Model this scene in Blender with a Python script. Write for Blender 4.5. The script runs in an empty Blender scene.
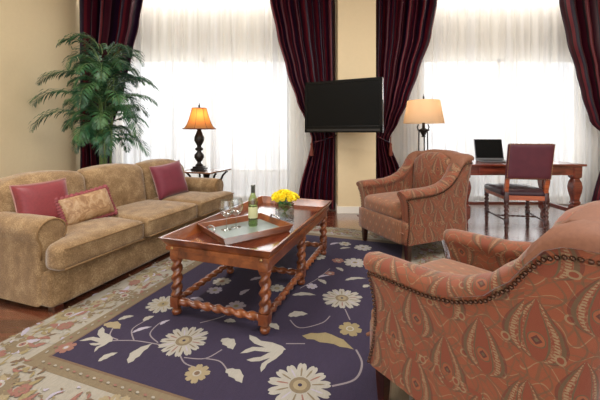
import bpy, bmesh, math, random
from mathutils import Vector, Matrix
from mathutils.geometry import tessellate_polygon
PI = math.pi
scene = bpy.context.scene
COL = scene.collection

# ------------------------------------------------------------------ camera
cd = bpy.data.cameras.new('camera'); cam = bpy.data.objects.new('camera', cd); COL.objects.link(cam)
cam.location = (0, 0, 1.134); cam.rotation_euler = (PI/2, 0, 0)
cd.sensor_width = 36; cd.lens = 330/600*36; cd.shift_y = -67/600; cd.clip_start = 0.05
scene.camera = cam
scene.view_settings.view_transform = 'Standard'; scene.view_settings.look = 'None'
scene.view_settings.gamma = 1; scene.view_settings.use_curve_mapping = False
scene.view_settings.exposure = 0.22
# ------------------------------------------------------------------ world
w = bpy.data.worlds.new('World'); scene.world = w; w.use_nodes = True
w.node_tree.nodes['Background'].inputs[0].default_value = (0.93, 0.96, 1.0, 1)
w.node_tree.nodes['Background'].inputs[1].default_value = 1.5

def area(name, loc, rot, sx, sy, power, color=(1, 1, 1)):
    l = bpy.data.lights.new(name, 'AREA'); l.shape = 'RECTANGLE'; l.size = sx; l.size_y = sy
    l.energy = power; l.color = color
    o = bpy.data.objects.new(name, l); COL.objects.link(o); o.location = loc; o.rotation_euler = rot
    return o
# daylight arriving at the two windows, curtain coves, and fill added overhead and behind the camera
area('window_daylight', (-1.55, 5.75, 1.6), (-PI/2, 0, 0), 2.9, 2.0, 68, (.97, .98, 1))
area('window_daylight', (3.2, 5.75, 1.6), (-PI/2, 0, 0), 2.6, 2.0, 66, (.97, .98, 1))
area('overhead_fill', (-1.6, 1.6, 3.3), (0, 0, 0), 1.2, 1.2, 66, (1, .975, .93))  # unseen overhead fill, added as a pair to brighten the room
area('overhead_fill', (1.6, 1.6, 3.3), (0, 0, 0), 1.2, 1.2, 66, (1, .975, .93))
area('curtain_cove_light', (-1.5, 4.99, 3.38), (.12, 0, 0), 3.2, 0.08, 24, (1, .96, .90))
area('curtain_cove_light', (3.05, 4.99, 3.38), (.12, 0, 0), 3.3, 0.08, 24, (1, .96, .90))
area('rear_fill', (-0.4, -2.6, 2.1), (PI/2 - .12, 0, 0), 4.5, 2.0, 40, (1, .97, .94))  # added fill from behind, lightens the camera-facing sides

# ------------------------------------------------------------------ helpers
def srgb(r, g, b):
    f = lambda c: ((c/255+.055)/1.055)**2.4 if c/255 > .04045 else c/255/12.92
    return (f(r), f(g), f(b), 1)

class E:                                   # expression wrapper over shader sockets
    nt = None
    def __init__(s, v): s.v = v
    @staticmethod
    def op(o, *a):
        n = E.nt.nodes.new('ShaderNodeMath'); n.operation = o
        for i, x in enumerate(a):
            x = x.v if isinstance(x, E) else x
            if isinstance(x, (int, float)): n.inputs[i].default_value = x
            else: E.nt.links.new(x, n.inputs[i])
        return E(n.outputs[0])
    def __add__(s, o): return E.op('ADD', s, o)
    __radd__ = __add__
    def __sub__(s, o): return E.op('SUBTRACT', s, o)
    def __rsub__(s, o): return E.op('SUBTRACT', o, s)
    def __mul__(s, o): return E.op('MULTIPLY', s, o)
    __rmul__ = __mul__
    def __truediv__(s, o): return E.op('DIVIDE', s, o)
    def __rtruediv__(s, o): return E.op('DIVIDE', o, s)
    def abs(s): return E.op('ABSOLUTE', s)
    def fract(s): return E.op('FRACT', s)
    def floor(s): return E.op('FLOOR', s)
    def sin(s): return E.op('SINE', s)
    def max(s, o): return E.op('MAXIMUM', s, o)
    def min(s, o): return E.op('MINIMUM', s, o)
    def sqrt(s): return E.op('SQRT', s)
    def lt(s, o): return E.op('LESS_THAN', s, o)
    def gt(s, o): return E.op('GREATER_THAN', s, o)

def val(x): return x.v if isinstance(x, E) else x
def mixc(f, a, b):
    n = E.nt.nodes.new('ShaderNodeMix'); n.data_type = 'RGBA'
    for sock, x in ((n.inputs[0], f), (n.inputs[6], a), (n.inputs[7], b)):
        x = val(x)
        if isinstance(x, bpy.types.NodeSocket): E.nt.links.new(x, sock)
        else: sock.default_value = x
    return n.outputs[2]
def coord(kind='Object'):
    n = E.nt.nodes.new('ShaderNodeTexCoord'); return n.outputs[kind]
def sep(v):
    n = E.nt.nodes.new('ShaderNodeSeparateXYZ'); E.nt.links.new(v, n.inputs[0]); return [E(o) for o in n.outputs]
def comb(x, y, z=0.0):
    n = E.nt.nodes.new('ShaderNodeCombineXYZ')
    for i, a in enumerate((x, y, z)):
        a = val(a)
        if isinstance(a, (int, float)): n.inputs[i].default_value = a
        else: E.nt.links.new(a, n.inputs[i])
    return n.outputs[0]
def scalev(v, s):
    n = E.nt.nodes.new('ShaderNodeMapping'); E.nt.links.new(v, n.inputs[0]); n.inputs['Scale'].default_value = s; return n.outputs[0]
def noise(v, scale, detail=3, rough=.55, dist=0):
    n = E.nt.nodes.new('ShaderNodeTexNoise'); E.nt.links.new(v, n.inputs['Vector'])
    n.inputs['Scale'].default_value = scale; n.inputs['Detail'].default_value = detail
    n.inputs['Roughness'].default_value = rough; n.inputs['Distortion'].default_value = dist
    return E(n.outputs['Fac'])
def ramp(f, stops, interp='LINEAR'):
    n = E.nt.nodes.new('ShaderNodeValToRGB'); n.color_ramp.interpolation = interp
    E.nt.links.new(val(f), n.inputs[0]); cr = n.color_ramp
    while len(cr.elements) > 1: cr.elements.remove(cr.elements[-1])
    cr.elements[0].position = stops[0][0]; cr.elements[0].color = stops[0][1]
    for p, c in stops[1:]:
        e = cr.elements.new(p); e.color = c
    return n.outputs[0]
def bump(h, strength=.3, dist=.01):
    n = E.nt.nodes.new('ShaderNodeBump'); n.inputs['Strength'].default_value = strength; n.inputs['Distance'].default_value = dist
    E.nt.links.new(val(h), n.inputs['Height']); return n.outputs[0]

def material(name, build=None, color=None, rough=.5, metal=0, **kw):
    m = bpy.data.materials.new(name); m.use_nodes = True
    E.nt = m.node_tree; b = m.node_tree.nodes['Principled BSDF']
    b.inputs['Roughness'].default_value = rough; b.inputs['Metallic'].default_value = metal
    if color: b.inputs['Base Color'].default_value = color
    for k, v in kw.items(): b.inputs[k.replace('_', ' ')].default_value = v
    if build: build(b)
    return m
def setin(b, k, v):
    v = val(v)
    if isinstance(v, bpy.types.NodeSocket): E.nt.links.new(v, b.inputs[k])
    else: b.inputs[k].default_value = v

# ------------------------------------------------------------------ materials
def mk_wood(name, c1, c2, c3, rough=.28, scale=(3, 30, 30), coat=.4):
    def f(b):
        v = scalev(coord(), scale); n = noise(v, 1.0, 5, .6, .6)
        setin(b, 'Base Color', ramp(n, [(.3, c1), (.5, c2), (.72, c3)]))
        b.inputs['Coat Weight'].default_value = coat; b.inputs['Coat IOR'].default_value = 3.0 if coat >= 1 else 1.5; b.inputs['Coat Roughness'].default_value = .12
        setin(b, 'Normal', bump(n, .08))
    return material(name, f, rough=rough)
M = {}
M['cherry'] = mk_wood('cherry_wood', srgb(84, 40, 19), srgb(120, 62, 30), srgb(158, 90, 46), coat=.7, scale=(2.5, 9, 9))
M['cherry_top'] = mk_wood('cherry_top_wood', srgb(72, 30, 20), srgb(94, 42, 28), srgb(116, 56, 38), rough=.16, coat=1.0, scale=(2, 22, 22))
M['dark_wood'] = mk_wood('dark_wood', srgb(30, 12, 8), srgb(52, 22, 14), srgb(74, 32, 20))
M['desk_wood'] = mk_wood('desk_wood', srgb(72, 24, 16), srgb(106, 42, 28), srgb(140, 64, 42))
M['chair_wood'] = mk_wood('orange_chair_wood', srgb(120, 50, 20), srgb(160, 75, 32), srgb(190, 100, 50))
M['chair_leg'] = mk_wood('chair_leg_wood', srgb(46, 20, 16), srgb(66, 30, 24), srgb(88, 42, 32))
M['brass'] = material('aged_brass', color=srgb(190, 160, 110), rough=.35, metal=1)
M['nail'] = material('dark_bronze_nail', color=srgb(84, 58, 44), rough=.3, metal=.7)
M['iron'] = material('black_iron', color=srgb(34, 28, 26), rough=.4, metal=.4)
M['steel'] = material('steel', color=srgb(200, 200, 205), rough=.22, metal=1)
M['white_paint'] = material('white_paint', color=srgb(235, 230, 220), rough=.5)

def f_wall(b):
    n = noise(coord(), 30, 3)
    setin(b, 'Base Color', mixc(n, srgb(222, 202, 164), srgb(228, 208, 170))); setin(b, 'Normal', bump(n, .05))
M['wall'] = material('cream_wall_paint', f_wall, rough=.75)
M['balcony'] = material('pale_concrete', color=srgb(225, 226, 228), rough=.9)
M['header'] = material('pale_cream_paint', color=srgb(246, 238, 222), rough=.7)
M['ceiling'] = material('ceiling_paint', color=srgb(235, 228, 215), rough=.9)

def f_floor(b):
    x, y, z = sep(coord())
    row = (y/.125).floor(); fx = (x/1.3 + row*.37); cell = fx.floor()
    wn = E.nt.nodes.new('ShaderNodeTexWhiteNoise'); wn.noise_dimensions = '2D'; E.nt.links.new(comb(cell, row), wn.inputs['Vector'])
    g = noise(comb(x*1.5, y*22, cell*3.1), 2.2, 5, .6, .5)
    t = E(wn.outputs['Value'])*.5 + g*.5
    col = ramp(t, [(.2, srgb(62, 27, 17)), (.5, srgb(92, 44, 28)), (.8, srgb(120, 64, 42))])
    gap = ((y/.125).fract().lt(.02)).max(fx.fract().lt(.003))
    setin(b, 'Base Color', mixc(gap, col, srgb(20, 10, 8)))
    setin(b, 'Roughness', .2 + g*.12)
    b.inputs['Coat Weight'].default_value = 1.0; b.inputs['Coat Roughness'].default_value = .2; b.inputs['Coat IOR'].default_value = 2.9
    setin(b, 'Normal', bump(g*.3 - gap, .12, .004))
M['floor'] = material('plank_floor', f_floor)

def f_sofa(b):
    c = coord(); n1 = noise(c, 11, 4, .6); n2 = noise(c, 120, 3, .7)
    t = n1*.45 + n2*.55
    setin(b, 'Base Color', ramp(t, [(.30, srgb(90, 66, 38)), (.5, srgb(134, 105, 70)), (.68, srgb(176, 150, 112))]))
    b.inputs['Sheen Weight'].default_value = .35; b.inputs['Sheen Roughness'].default_value = .4
    setin(b, 'Normal', bump(n2, .35, .006))
M['sofa'] = material('tan_chenille', f_sofa, rough=.85)
def f_welt(b): setin(b, 'Base Color', srgb(128, 98, 62))
M['sofa_welt'] = material('tan_welt', f_welt, rough=.8)

def paisley(b, base, alt, olive, cream, deep, strength=1.0):
    u, v, _ = sep(coord('UV'))
    n0 = noise(coord('UV'), 14, 2)
    u2 = u + (n0 - .5)*.012; v2 = v + (n0*.9 - .45)*.012
    cw, ch = .235, .235
    col = mixc(noise(coord('UV'), 9, 3), base, alt)
    # thin meandering scrolls
    s1 = ((u2*62).sin()*.016 + v2*1.0 + (v2*47).sin()*.01)
    k = ((s1*24).fract() - .5).abs()
    s2 = ((v2*52).sin()*.018 + u2)
    k2 = ((s2*17).fract() - .5).abs()
    col = mixc(k.lt(.035)*.6, col, cream); col = mixc(k2.lt(.05)*.6, col, olive)
    vo = E.nt.nodes.new('ShaderNodeTexVoronoi'); vo.feature = 'DISTANCE_TO_EDGE'; vo.inputs['Scale'].default_value = 24
    E.nt.links.new(comb(u2 + (v2*40).sin()*.01, v2 + (u2*40).sin()*.01), vo.inputs['Vector'])
    col = mixc(E(vo.outputs['Distance']).lt(.045)*.5, col, olive)
    for ou, ov in ((0.0, 0.0), (.5, .5)):
        x = ((u2/cw + ou).fract() - .5)*cw
        y = ((v2/ch + ov).fract() - .5)*ch
        yy = y/(.086); xs = x + yy*.008
        wdt = E.op('POWER', (1 - yy).max(.0001), 1.15)*((1 + yy).max(.0001)).sqrt()*.053
        f = xs.abs()/wdt
        inside = yy.abs().lt(1.0)
        col = mixc(f.lt(1.12)*inside*.6, col, deep)
        col = mixc(f.lt(1.0)*inside*.85, col, olive)
        col = mixc(f.lt(.84)*inside, col, mixc((noise(coord('UV'), 130, 2) - .45).max(0.0)*3.0, base, cream))
        col = mixc(f.lt(.48)*inside, col, olive)
        col = mixc(f.lt(.40)*inside, col, base)
        dots = (((yy*11).fract()).gt(.45))*(f.lt(.78))*(f.gt(.60))*inside
        col = mixc(dots*.85, col, cream)
        r = ((xs*xs) + (y+.03)*(y+.03)).sqrt()
        col = mixc(r.lt(.021)*inside, col, olive); col = mixc(r.lt(.018)*inside, col, alt); col = mixc(((xs.abs() + (y+.03).abs()).lt(.013))*inside, col, deep); col = mixc(((xs.abs() + (y+.03).abs()).lt(.006))*inside, col, olive)
        # small rosette between the teardrops
        r2 = ((x.abs() - .062)*(x.abs() - .062) + (y - .06)*(y - .06)).sqrt()
        col = mixc(r2.lt(.013)*.7, col, cream); col = mixc(r2.lt(.008), col, base)
    w1 = noise(coord('UV'), 420, 2)
    col = mixc((w1 - .35).max(0.0)*.55, col, deep)
    setin(b, 'Base Color', col)
    b.inputs['Sheen Weight'].default_value = .25; b.inputs['Sheen Roughness'].default_value = .45
    setin(b, 'Normal', bump(w1, .25, .003))
M['paisley'] = material('rust_paisley', lambda b: paisley(b, srgb(122, 58, 34), srgb(142, 78, 46), srgb(92, 74, 50), srgb(146, 124, 92), srgb(84, 40, 28)), rough=.8)
def f_inner(b):
    u, v, _ = sep(coord('UV'))
    # diaper of small diamonds on the seat and inner back
    n0 = noise(coord('UV'), 20, 2)
    a = (u/.09 + v/.14 + n0*.3).fract(); c = (u/.09 - v/.14 + n0*.2).fract()
    e = (a - .5).abs().min((c - .5).abs())
    q = noise(coord('UV'), 60, 3)
    col = mixc(q, srgb(122, 72, 46), srgb(146, 94, 62))
    col = mixc(e.lt(.07)*.6, col, srgb(108, 84, 60))
    col = mixc(((a - .5).abs().gt(.38))*((c - .5).abs().gt(.40))*.45, col, srgb(176, 146, 112))
    setin(b, 'Base Color', col); b.inputs['Sheen Weight'].default_value = .25
    setin(b, 'Normal', bump(q, .2, .003))
M['inner'] = material('rust_small_figure', f_inner, rough=.8)
M['roll'] = material('rust_plain_roll', lambda b: setin(b, 'Base Color', mixc(noise(coord(), 80, 3), srgb(108, 66, 46), srgb(136, 90, 66))), rough=.7)

def f_drape(b):
    u, v, _ = sep(coord('UV'))
    st = (u*1.9).fract()
    m, p, r, k = srgb(62, 10, 27), srgb(32, 9, 34), srgb(94, 22, 32), srgb(18, 4, 16)
    col = ramp(st, [(0, m), (.20, k), (.24, p), (.40, r), (.50, m), (.62, k), (.70, p), (.78, r), (.90, k), (.95, m)], 'CONSTANT')
    setin(b, 'Base Color', col); b.inputs['Specular IOR Level'].default_value = .35
M['drape'] = material('striped_plum_silk', f_drape, rough=.42)
M['lining'] = material('grey_lining', color=srgb(120, 108, 108), rough=.8)
M['tassel'] = material('russet_tassel', color=srgb(120, 58, 44), rough=.8)

def mk_sheer():
    m = bpy.data.materials.new('sheer_voile'); m.use_nodes = True; nt = m.node_tree; E.nt = nt
    for n in list(nt.nodes): nt.nodes.remove(n)
    out = nt.nodes.new('ShaderNodeOutputMaterial')
    tr = nt.nodes.new('ShaderNodeBsdfTransparent'); tl = nt.nodes.new('ShaderNodeBsdfTranslucent'); df = nt.nodes.new('ShaderNodeBsdfDiffuse')
    tl.inputs[0].default_value = (.42, .42, .415, 1); df.inputs[0].default_value = (.95, .94, .92, 1)
    a = nt.nodes.new('ShaderNodeMixShader'); a.inputs[0].default_value = .62
    nt.links.new(tl.outputs[0], a.inputs[1]); nt.links.new(df.outputs[0], a.inputs[2])
    bm_ = nt.nodes.new('ShaderNodeMixShader')
    lw = nt.nodes.new('ShaderNodeLayerWeight'); lw.inputs[0].default_value = .35
    x_, y_, z_ = sep(coord())
    nn = noise(comb(x_, 0.0, z_*.03), 7, 2, .6); dn = ((nn - .46).max(0.0)*6).min(1.0)
    f = (E(lw.outputs['Facing'])*.3 + .62 + dn*.28).min(.96)
    nt.links.new(f.v, bm_.inputs[0]); nt.links.new(tr.outputs[0], bm_.inputs[1]); nt.links.new(a.outputs[0], bm_.inputs[2])
    nt.links.new(bm_.outputs[0], out.inputs[0]); return m
M['sheer'] = mk_sheer()

def mk_glass(name, tint=(1, 1, 1, 1), gloss=.12, rough=.02):
    m = bpy.data.materials.new(name); m.use_nodes = True; nt = m.node_tree
    for n in list(nt.nodes): nt.nodes.remove(n)
    out = nt.nodes.new('ShaderNodeOutputMaterial'); tr = nt.nodes.new('ShaderNodeBsdfTransparent'); gl = nt.nodes.new('ShaderNodeBsdfGlossy')
    tr.inputs[0].default_value = tint; gl.inputs['Roughness'].default_value = rough
    lw = nt.nodes.new('ShaderNodeLayerWeight'); lw.inputs[0].default_value = .3
    E.nt = nt; f = E(lw.outputs['Facing'])*.6 + gloss
    mx = nt.nodes.new('ShaderNodeMixShader'); nt.links.new(f.min(1.0).v, mx.inputs[0])
    nt.links.new(tr.outputs[0], mx.inputs[1]); nt.links.new(gl.outputs[0], mx.inputs[2]); nt.links.new(mx.outputs[0], out.inputs[0])
    return m
M['pane'] = mk_glass('window_glass', (1, 1, 1, 1), .03)
M['glass'] = mk_glass('clear_glass', (.90, .93, .93, 1), .16)
M['green_glass'] = mk_glass('green_bottle_glass', (.66, .76, .42, 1), .10)

def shade_mat(name, col, tcol, panels=0):
    m = bpy.data.materials.new(name); m.use_nodes = True; nt = m.node_tree
    for n in list(nt.nodes): nt.nodes.remove(n)
    out = nt.nodes.new('ShaderNodeOutputMaterial'); tl = nt.nodes.new('ShaderNodeBsdfTranslucent'); df = nt.nodes.new('ShaderNodeBsdfDiffuse')
    tl.inputs[0].default_value = tcol; df.inputs[0].default_value = col
    mx = nt.nodes.new('ShaderNodeMixShader'); mx.inputs[0].default_value = .5
    nt.links.new(tl.outputs[0], mx.inputs[1]); nt.links.new(df.outputs[0], mx.inputs[2]); nt.links.new(mx.outputs[0], out.inputs[0])
    return m
M['shade_amber'] = shade_mat('amber_silk_shade', srgb(170, 120, 80), srgb(230, 160, 90))
M['shade_linen'] = shade_mat('linen_shade', srgb(200, 180, 155), srgb(225, 190, 150))
M['shade_trim'] = material('shade_trim', color=srgb(110, 60, 40), rough=.7)
M['bulb'] = material('bulb', color=(1, .8, .5, 1)); M['bulb'].node_tree.nodes['Principled BSDF'].inputs['Emission Color'].default_value = (1, .7, .35, 1)
M['bulb'].node_tree.nodes['Principled BSDF'].inputs['Emission Strength'].default_value = 4

M['tv_black'] = material('tv_black_gloss', color=srgb(10, 10, 11), rough=.3, Specular_IOR_Level=.15)
M['tv_screen'] = material('tv_screen', color=srgb(14, 15, 16), rough=.3, Specular_IOR_Level=.1)
M['leather_dark'] = material('dark_plum_leather', lambda b: (setin(b, 'Base Color', mixc(noise(coord(), 12, 4), srgb(38, 18, 26), srgb(60, 26, 36)))), rough=.3)
M['leather_red'] = material('burgundy_leather', lambda b: (setin(b, 'Base Color', mixc(noise(coord(), 10, 4), srgb(70, 26, 40), srgb(102, 44, 54)))), rough=.35)
M['laptop'] = material('laptop_grey', color=srgb(120, 122, 128), rough=.35, metal=.5)
M['black_plastic'] = material('black_plastic', color=srgb(22, 22, 24), rough=.4)
def f_red(b):
    n = noise(scalev(coord(), (90, 6, 90)), 1, 3)
    setin(b, 'Base Color', mixc(n, srgb(100, 18, 28), srgb(136, 38, 44))); b.inputs['Sheen Weight'].default_value = .2
M['red_pillow'] = material('red_ribbed_silk', f_red, rough=.5)
M['magenta_pillow'] = material('crimson_velvet', lambda b: (setin(b, 'Base Color', mixc(noise(coord(), 14, 3), srgb(92, 14, 36), srgb(120, 28, 50))), setin(b, 'Sheen Weight', .3)), rough=.6)
M['gold_pillow'] = material('gold_damask', lambda b: (setin(b, 'Base Color', ramp(noise(coord(), 16, 4, .6, 1.5), [(.38, srgb(132, 96, 64)), (.5, srgb(156, 122, 86)), (.64, srgb(176, 146, 112))]))), rough=.5)
M['fringe'] = material('burgundy_fringe', lambda b: (setin(b, 'Base Color', mixc(noise(coord(), 60, 3), srgb(96, 30, 42), srgb(158, 84, 84)))), rough=.8)
M['dotted'] = material('cream_cord', color=srgb(160, 120, 110), rough=.8)
M['leaf'] = material('palm_leaf', lambda b: setin(b, 'Base Color', ramp(noise(coord(), 4, 2), [(.35, srgb(20, 58, 38)), (.5, srgb(38, 84, 54)), (.7, srgb(84, 124, 72))])), rough=.45)
M['cane'] = material('palm_cane', lambda b: setin(b, 'Base Color', mixc(noise(coord(), 12, 2), srgb(70, 100, 50), srgb(120, 140, 80))), rough=.5)
M['pot'] = material('dark_ceramic_pot', color=srgb(60, 38, 30), rough=.35)
M['soil'] = material('soil', color=srgb(40, 28, 20), rough=.95)
M['petal'] = material('yellow_petal', lambda b: setin(b, 'Base Color', mixc(noise(coord(), 60, 2), srgb(255, 226, 10), srgb(255, 240, 70))), rough=.6)
M['stem_green'] = material('stem_green', color=srgb(84, 150, 84), rough=.5)
M['label_paper'] = material('label_paper', color=srgb(196, 196, 150), rough=.6)
M['foil'] = material('grey_foil', color=srgb(110, 112, 105), rough=.35, metal=.5)
M['wine'] = material('white_wine', color=srgb(190, 190, 90), rough=.2)
M['tray_inlay'] = material('silver_tray_panel', color=srgb(120, 130, 124), rough=.4)
def rugmat(name, c1, c2):
    return material(name, lambda b: (setin(b, 'Base Color', mixc(noise(scalev(coord(), (1, 5, 1)), 26, 5, .75), c1, c2)), setin(b, 'Normal', bump(noise(coord(), 260, 2), .4, .004))), rough=.95)
RUG = [rugmat('rug_aubergine', srgb(37, 29, 49), srgb(54, 43, 68)), rugmat('rug_ivory_border', srgb(126, 119, 106), srgb(166, 160, 149)),
       rugmat('rug_taupe_band', srgb(104, 90, 70), srgb(128, 113, 90)), rugmat('rug_cream', srgb(136, 132, 124), srgb(170, 165, 155)),
       rugmat('rug_olive', srgb(122, 108, 78), srgb(146, 132, 98)), rugmat('rug_rose', srgb(120, 82, 74), srgb(144, 102, 90)),
       rugmat('rug_lilac', srgb(146, 140, 154), srgb(172, 164, 176)), rugmat('rug_brown_line', srgb(96, 76, 60), srgb(116, 94, 74)),
       rugmat('rug_vine', srgb(120, 110, 116), srgb(140, 130, 132)), rugmat('rug_gold', srgb(130, 117, 92), srgb(156, 141, 112))]

# ------------------------------------------------------------------ mesh helpers
def obj(name, verts, faces, mat, parent=None, smooth=True, uvs=None, mats=None, fmat=None):
    me = bpy.data.meshes.new(name); me.from_pydata([tuple(v) for v in verts], [], faces); me.update()
    for m in (mats or [mat]): me.materials.append(m)
    if fmat: me.polygons.foreach_set('material_index', fmat)
    if smooth: me.polygons.foreach_set('use_smooth', [True]*len(me.polygons))
    if uvs:
        l = me.uv_layers.new(name='UVMap')
        for lp in me.loops: l.data[lp.index].uv = uvs[lp.vertex_index]
    o = bpy.data.objects.new(name, me); COL.objects.link(o)
    if parent: o.parent = parent
    return o
class MB:
    def __init__(s): s.v = []; s.f = []; s.m = []; s.uv = []
    def add(s, vs, fs, mi=0, T=None, uv=None):
        n = len(s.v)
        s.v += [tuple(T @ Vector(v)) if T else tuple(v) for v in vs]
        s.f += [tuple(i+n for i in f) for f in fs]; s.m += [mi]*len(fs)
        s.uv += uv if uv else [(v[0], v[2]) for v in vs]
        return s
    def build(s, name, mat, parent=None, smooth=True, mats=None, fixn=True):
        o = obj(name, s.v, s.f, mat, parent, smooth, s.uv, mats, s.m)
        if fixn:
            bm = bmesh.new(); bm.from_mesh(o.data); bmesh.ops.recalc_face_normals(bm, faces=bm.faces); bm.to_mesh(o.data); bm.free()
        return o
def autosmooth(o, ang=35):
    me = o.data; bm = bmesh.new(); bm.from_mesh(me)
    for e in bm.edges:
        if len(e.link_faces) == 2 and e.calc_face_angle(0) > math.radians(ang): e.smooth = False
    bm.to_mesh(me); bm.free(); return o
def g_box(x0, x1, y0, y1, z0, z1, bev=0.0):
    if bev <= 0:
        v = [(x, y, z) for x in (x0, x1) for y in (y0, y1) for z in (z0, z1)]
        return v, [(0, 1, 3, 2), (4, 6, 7, 5), (0, 4, 5, 1), (2, 3, 7, 6), (0, 2, 6, 4), (1, 5, 7, 3)]
    bm = bmesh.new(); v, f = g_box(x0, x1, y0, y1, z0, z1)
    bv = [bm.verts.new(p) for p in v]; [bm.faces.new([bv[i] for i in q]) for q in f]
    bmesh.ops.recalc_face_normals(bm, faces=bm.faces)
    bmesh.ops.bevel(bm, geom=list(bm.edges), offset=bev, segments=2, affect='EDGES', profile=.6)
    bm.verts.index_update(); r = [tuple(q.co) for q in bm.verts], [tuple(q.index for q in fc.verts) for fc in bm.faces]; bm.free(); return r
def g_rbox(sx, sy, sz, r, crown=0, n=10, fn=None, crown_side=0):
    """soft rounded block centred on the origin, n x n per side; fn deforms"""
    idx = {}; V = []; F = []
    def vid(p):
        k = tuple(round(c, 5) for c in p)
        if k not in idx: idx[k] = len(V); V.append(p)
        return idx[k]
    def par(i): return -math.cos(PI*i/n)*.5 + (i/n*2 - 1)*.5
    for ax in range(3):
        for sgn in (-1, 1):
            a, b = (ax+1) % 3, (ax+2) % 3
            for i in range(n):
                for j in range(n):
                    q = []
                    for di, dj in ((0, 0), (1, 0), (1, 1), (0, 1)):
                        p = [0, 0, 0]; p[ax] = sgn; p[a] = par(i+di); p[b] = par(j+dj); q.append(vid(tuple(p)))
                    F.append(tuple(q if sgn > 0 else q[::-1]))
    out = []; uv = []
    h = (sx/2, sy/2, sz/2)
    for p in V:
        P = [p[i]*h[i] for i in range(3)]; inner = [max(-(h[i]-r), min(h[i]-r, P[i])) for i in range(3)]
        d = Vector([P[i]-inner[i] for i in range(3)])
        if d.length > 1e-9: P = [inner[i] + d.normalized()[i]*min(r, max(abs(d[0]), abs(d[1]), abs(d[2]))) for i in range(3)]
        if crown: P[2] += crown*(1-p[0]**2)*(1-p[1]**2)*(1 if p[2] > 0 else -.3)*abs(p[2])
        if crown_side: P[1] -= crown_side*(1-p[0]**2)*(1-p[2]**2)*(1 if p[1] < 0 else 0)
        ax = max(range(3), key=lambda i: abs(p[i]))
        uv.append({0: (P[1], P[2]), 1: (P[0], P[2]), 2: (P[0], P[1])}[ax] if True else 0)
        if fn: P = fn(*P)
        out.append(tuple(P))
    return out, F, uv
def g_lathe(prof, n=24, cap=True, sq=None):
    V = []; F = []
    for r, z in prof:
        for k in range(n):
            a = 2*PI*k/n; V.append((r*math.cos(a), r*math.sin(a), z))
    for i in range(len(prof)-1):
        for k in range(n):
            k2 = (k+1) % n; F.append((i*n+k, i*n+k2, (i+1)*n+k2, (i+1)*n+k))
    if cap: F.append(tuple(range(n))[::-1]); F.append(tuple((len(prof)-1)*n+k for k in range(n)))
    return V, F
def g_twist(L, R, turns, n=20, depth=.42, strands=2, rings=None, taper=1):
    """barley twist along +z, length L"""
    rings = rings or int(turns*12)+2; V = []; F = []
    for i in range(rings+1):
        z = L*i/rings; t = i/rings
        e = min(1, min(t, 1-t)*rings/3)
        for k in range(n):
            a = 2*PI*k/n
            r = R*(1 - depth*e*(.5 - .5*math.cos(strands*a - 2*PI*turns*strands*t/1.0)))
            V.append((r*math.cos(a), r*math.sin(a), z))
    for i in range(rings):
        for k in range(n):
            k2 = (k+1) % n; F.append((i*n+k, i*n+k2, (i+1)*n+k2, (i+1)*n+k))
    F.append(tuple(range(n))[::-1]); F.append(tuple(rings*n+k for k in range(n)))
    return V, F
def along(p0, p1):
    p0, p1 = Vector(p0), Vector(p1); d = p1-p0
    return Matrix.Translation(p0) @ d.to_track_quat('Z', 'Y').to_matrix().to_4x4(), d.length
def g_tube(pts, rad, n=8, closed=False):
    pts = [Vector(p) for p in pts]; V = []; F = []; N = len(pts)
    rad = rad if hasattr(rad, '__len__') else [rad]*N
    up = None
    for i, p in enumerate(pts):
        a = pts[(i+1) % N] if (closed or i < N-1) else p; b = pts[i-1] if (closed or i > 0) else p
        t = (a-b).normalized()
        if up is None: up = t.orthogonal().normalized()
        up = (up - t*up.dot(t))
        up = up.normalized() if up.length > 1e-6 else t.orthogonal().normalized()
        s = t.cross(up)
        for k in range(n):
            q = p + (up*math.cos(2*PI*k/n) + s*math.sin(2*PI*k/n))*rad[i]; V.append(tuple(q))
    for i in range(N if closed else N-1):
        for k in range(n):
            k2 = (k+1) % n; j = (i+1) % N; F.append((i*n+k, i*n+k2, j*n+k2, j*n+k))
    if not closed: F.append(tuple(range(n))[::-1]); F.append(tuple((N-1)*n+k for k in range(n)))
    return V, F
def smoothstep(a, b, x):
    t = max(0, min(1, (x-a)/(b-a))); return t*t*(3-2*t)
def T(x=0, y=0, z=0, rz=0, rx=0, ry=0): return Matrix.Translation((x, y, z)) @ Matrix.Rotation(rz, 4, 'Z') @ Matrix.Rotation(ry, 4, 'Y') @ Matrix.Rotation(rx, 4, 'X')
def thing(name, label, cat, loc=(0, 0, 0), rz=0, group=None):
    o = bpy.data.objects.new(name, None); COL.objects.link(o); o.empty_display_size = .1
    o.location = loc; o.rotation_euler = (0, 0, rz); return tag(o, label, cat, group)
def tag(o, label, cat, group=None):
    o['label'] = label; o['category'] = cat
    if group: o['group'] = group
    return o
def part(name, g, mat, parent, Tm=None, smooth=True, sharp=None):
    m = MB(); m.add(g[0], g[1], 0, Tm, g[2] if len(g) > 2 else None); o = m.build(name, mat, parent, smooth)
    if sharp: autosmooth(o, sharp)
    return o
def struct(o): o['kind'] = 'structure'; return o
def dup(root, loc, rz, label):
    r = root.copy(); COL.objects.link(r); r.location = loc; r.rotation_euler = (0, 0, rz); r['label'] = label
    for ch in list(root.children):
        c = ch.copy(); COL.objects.link(c); c.parent = r
        for g in ch.children:
            d = g.copy(); COL.objects.link(d); d.parent = c
    return r

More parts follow.
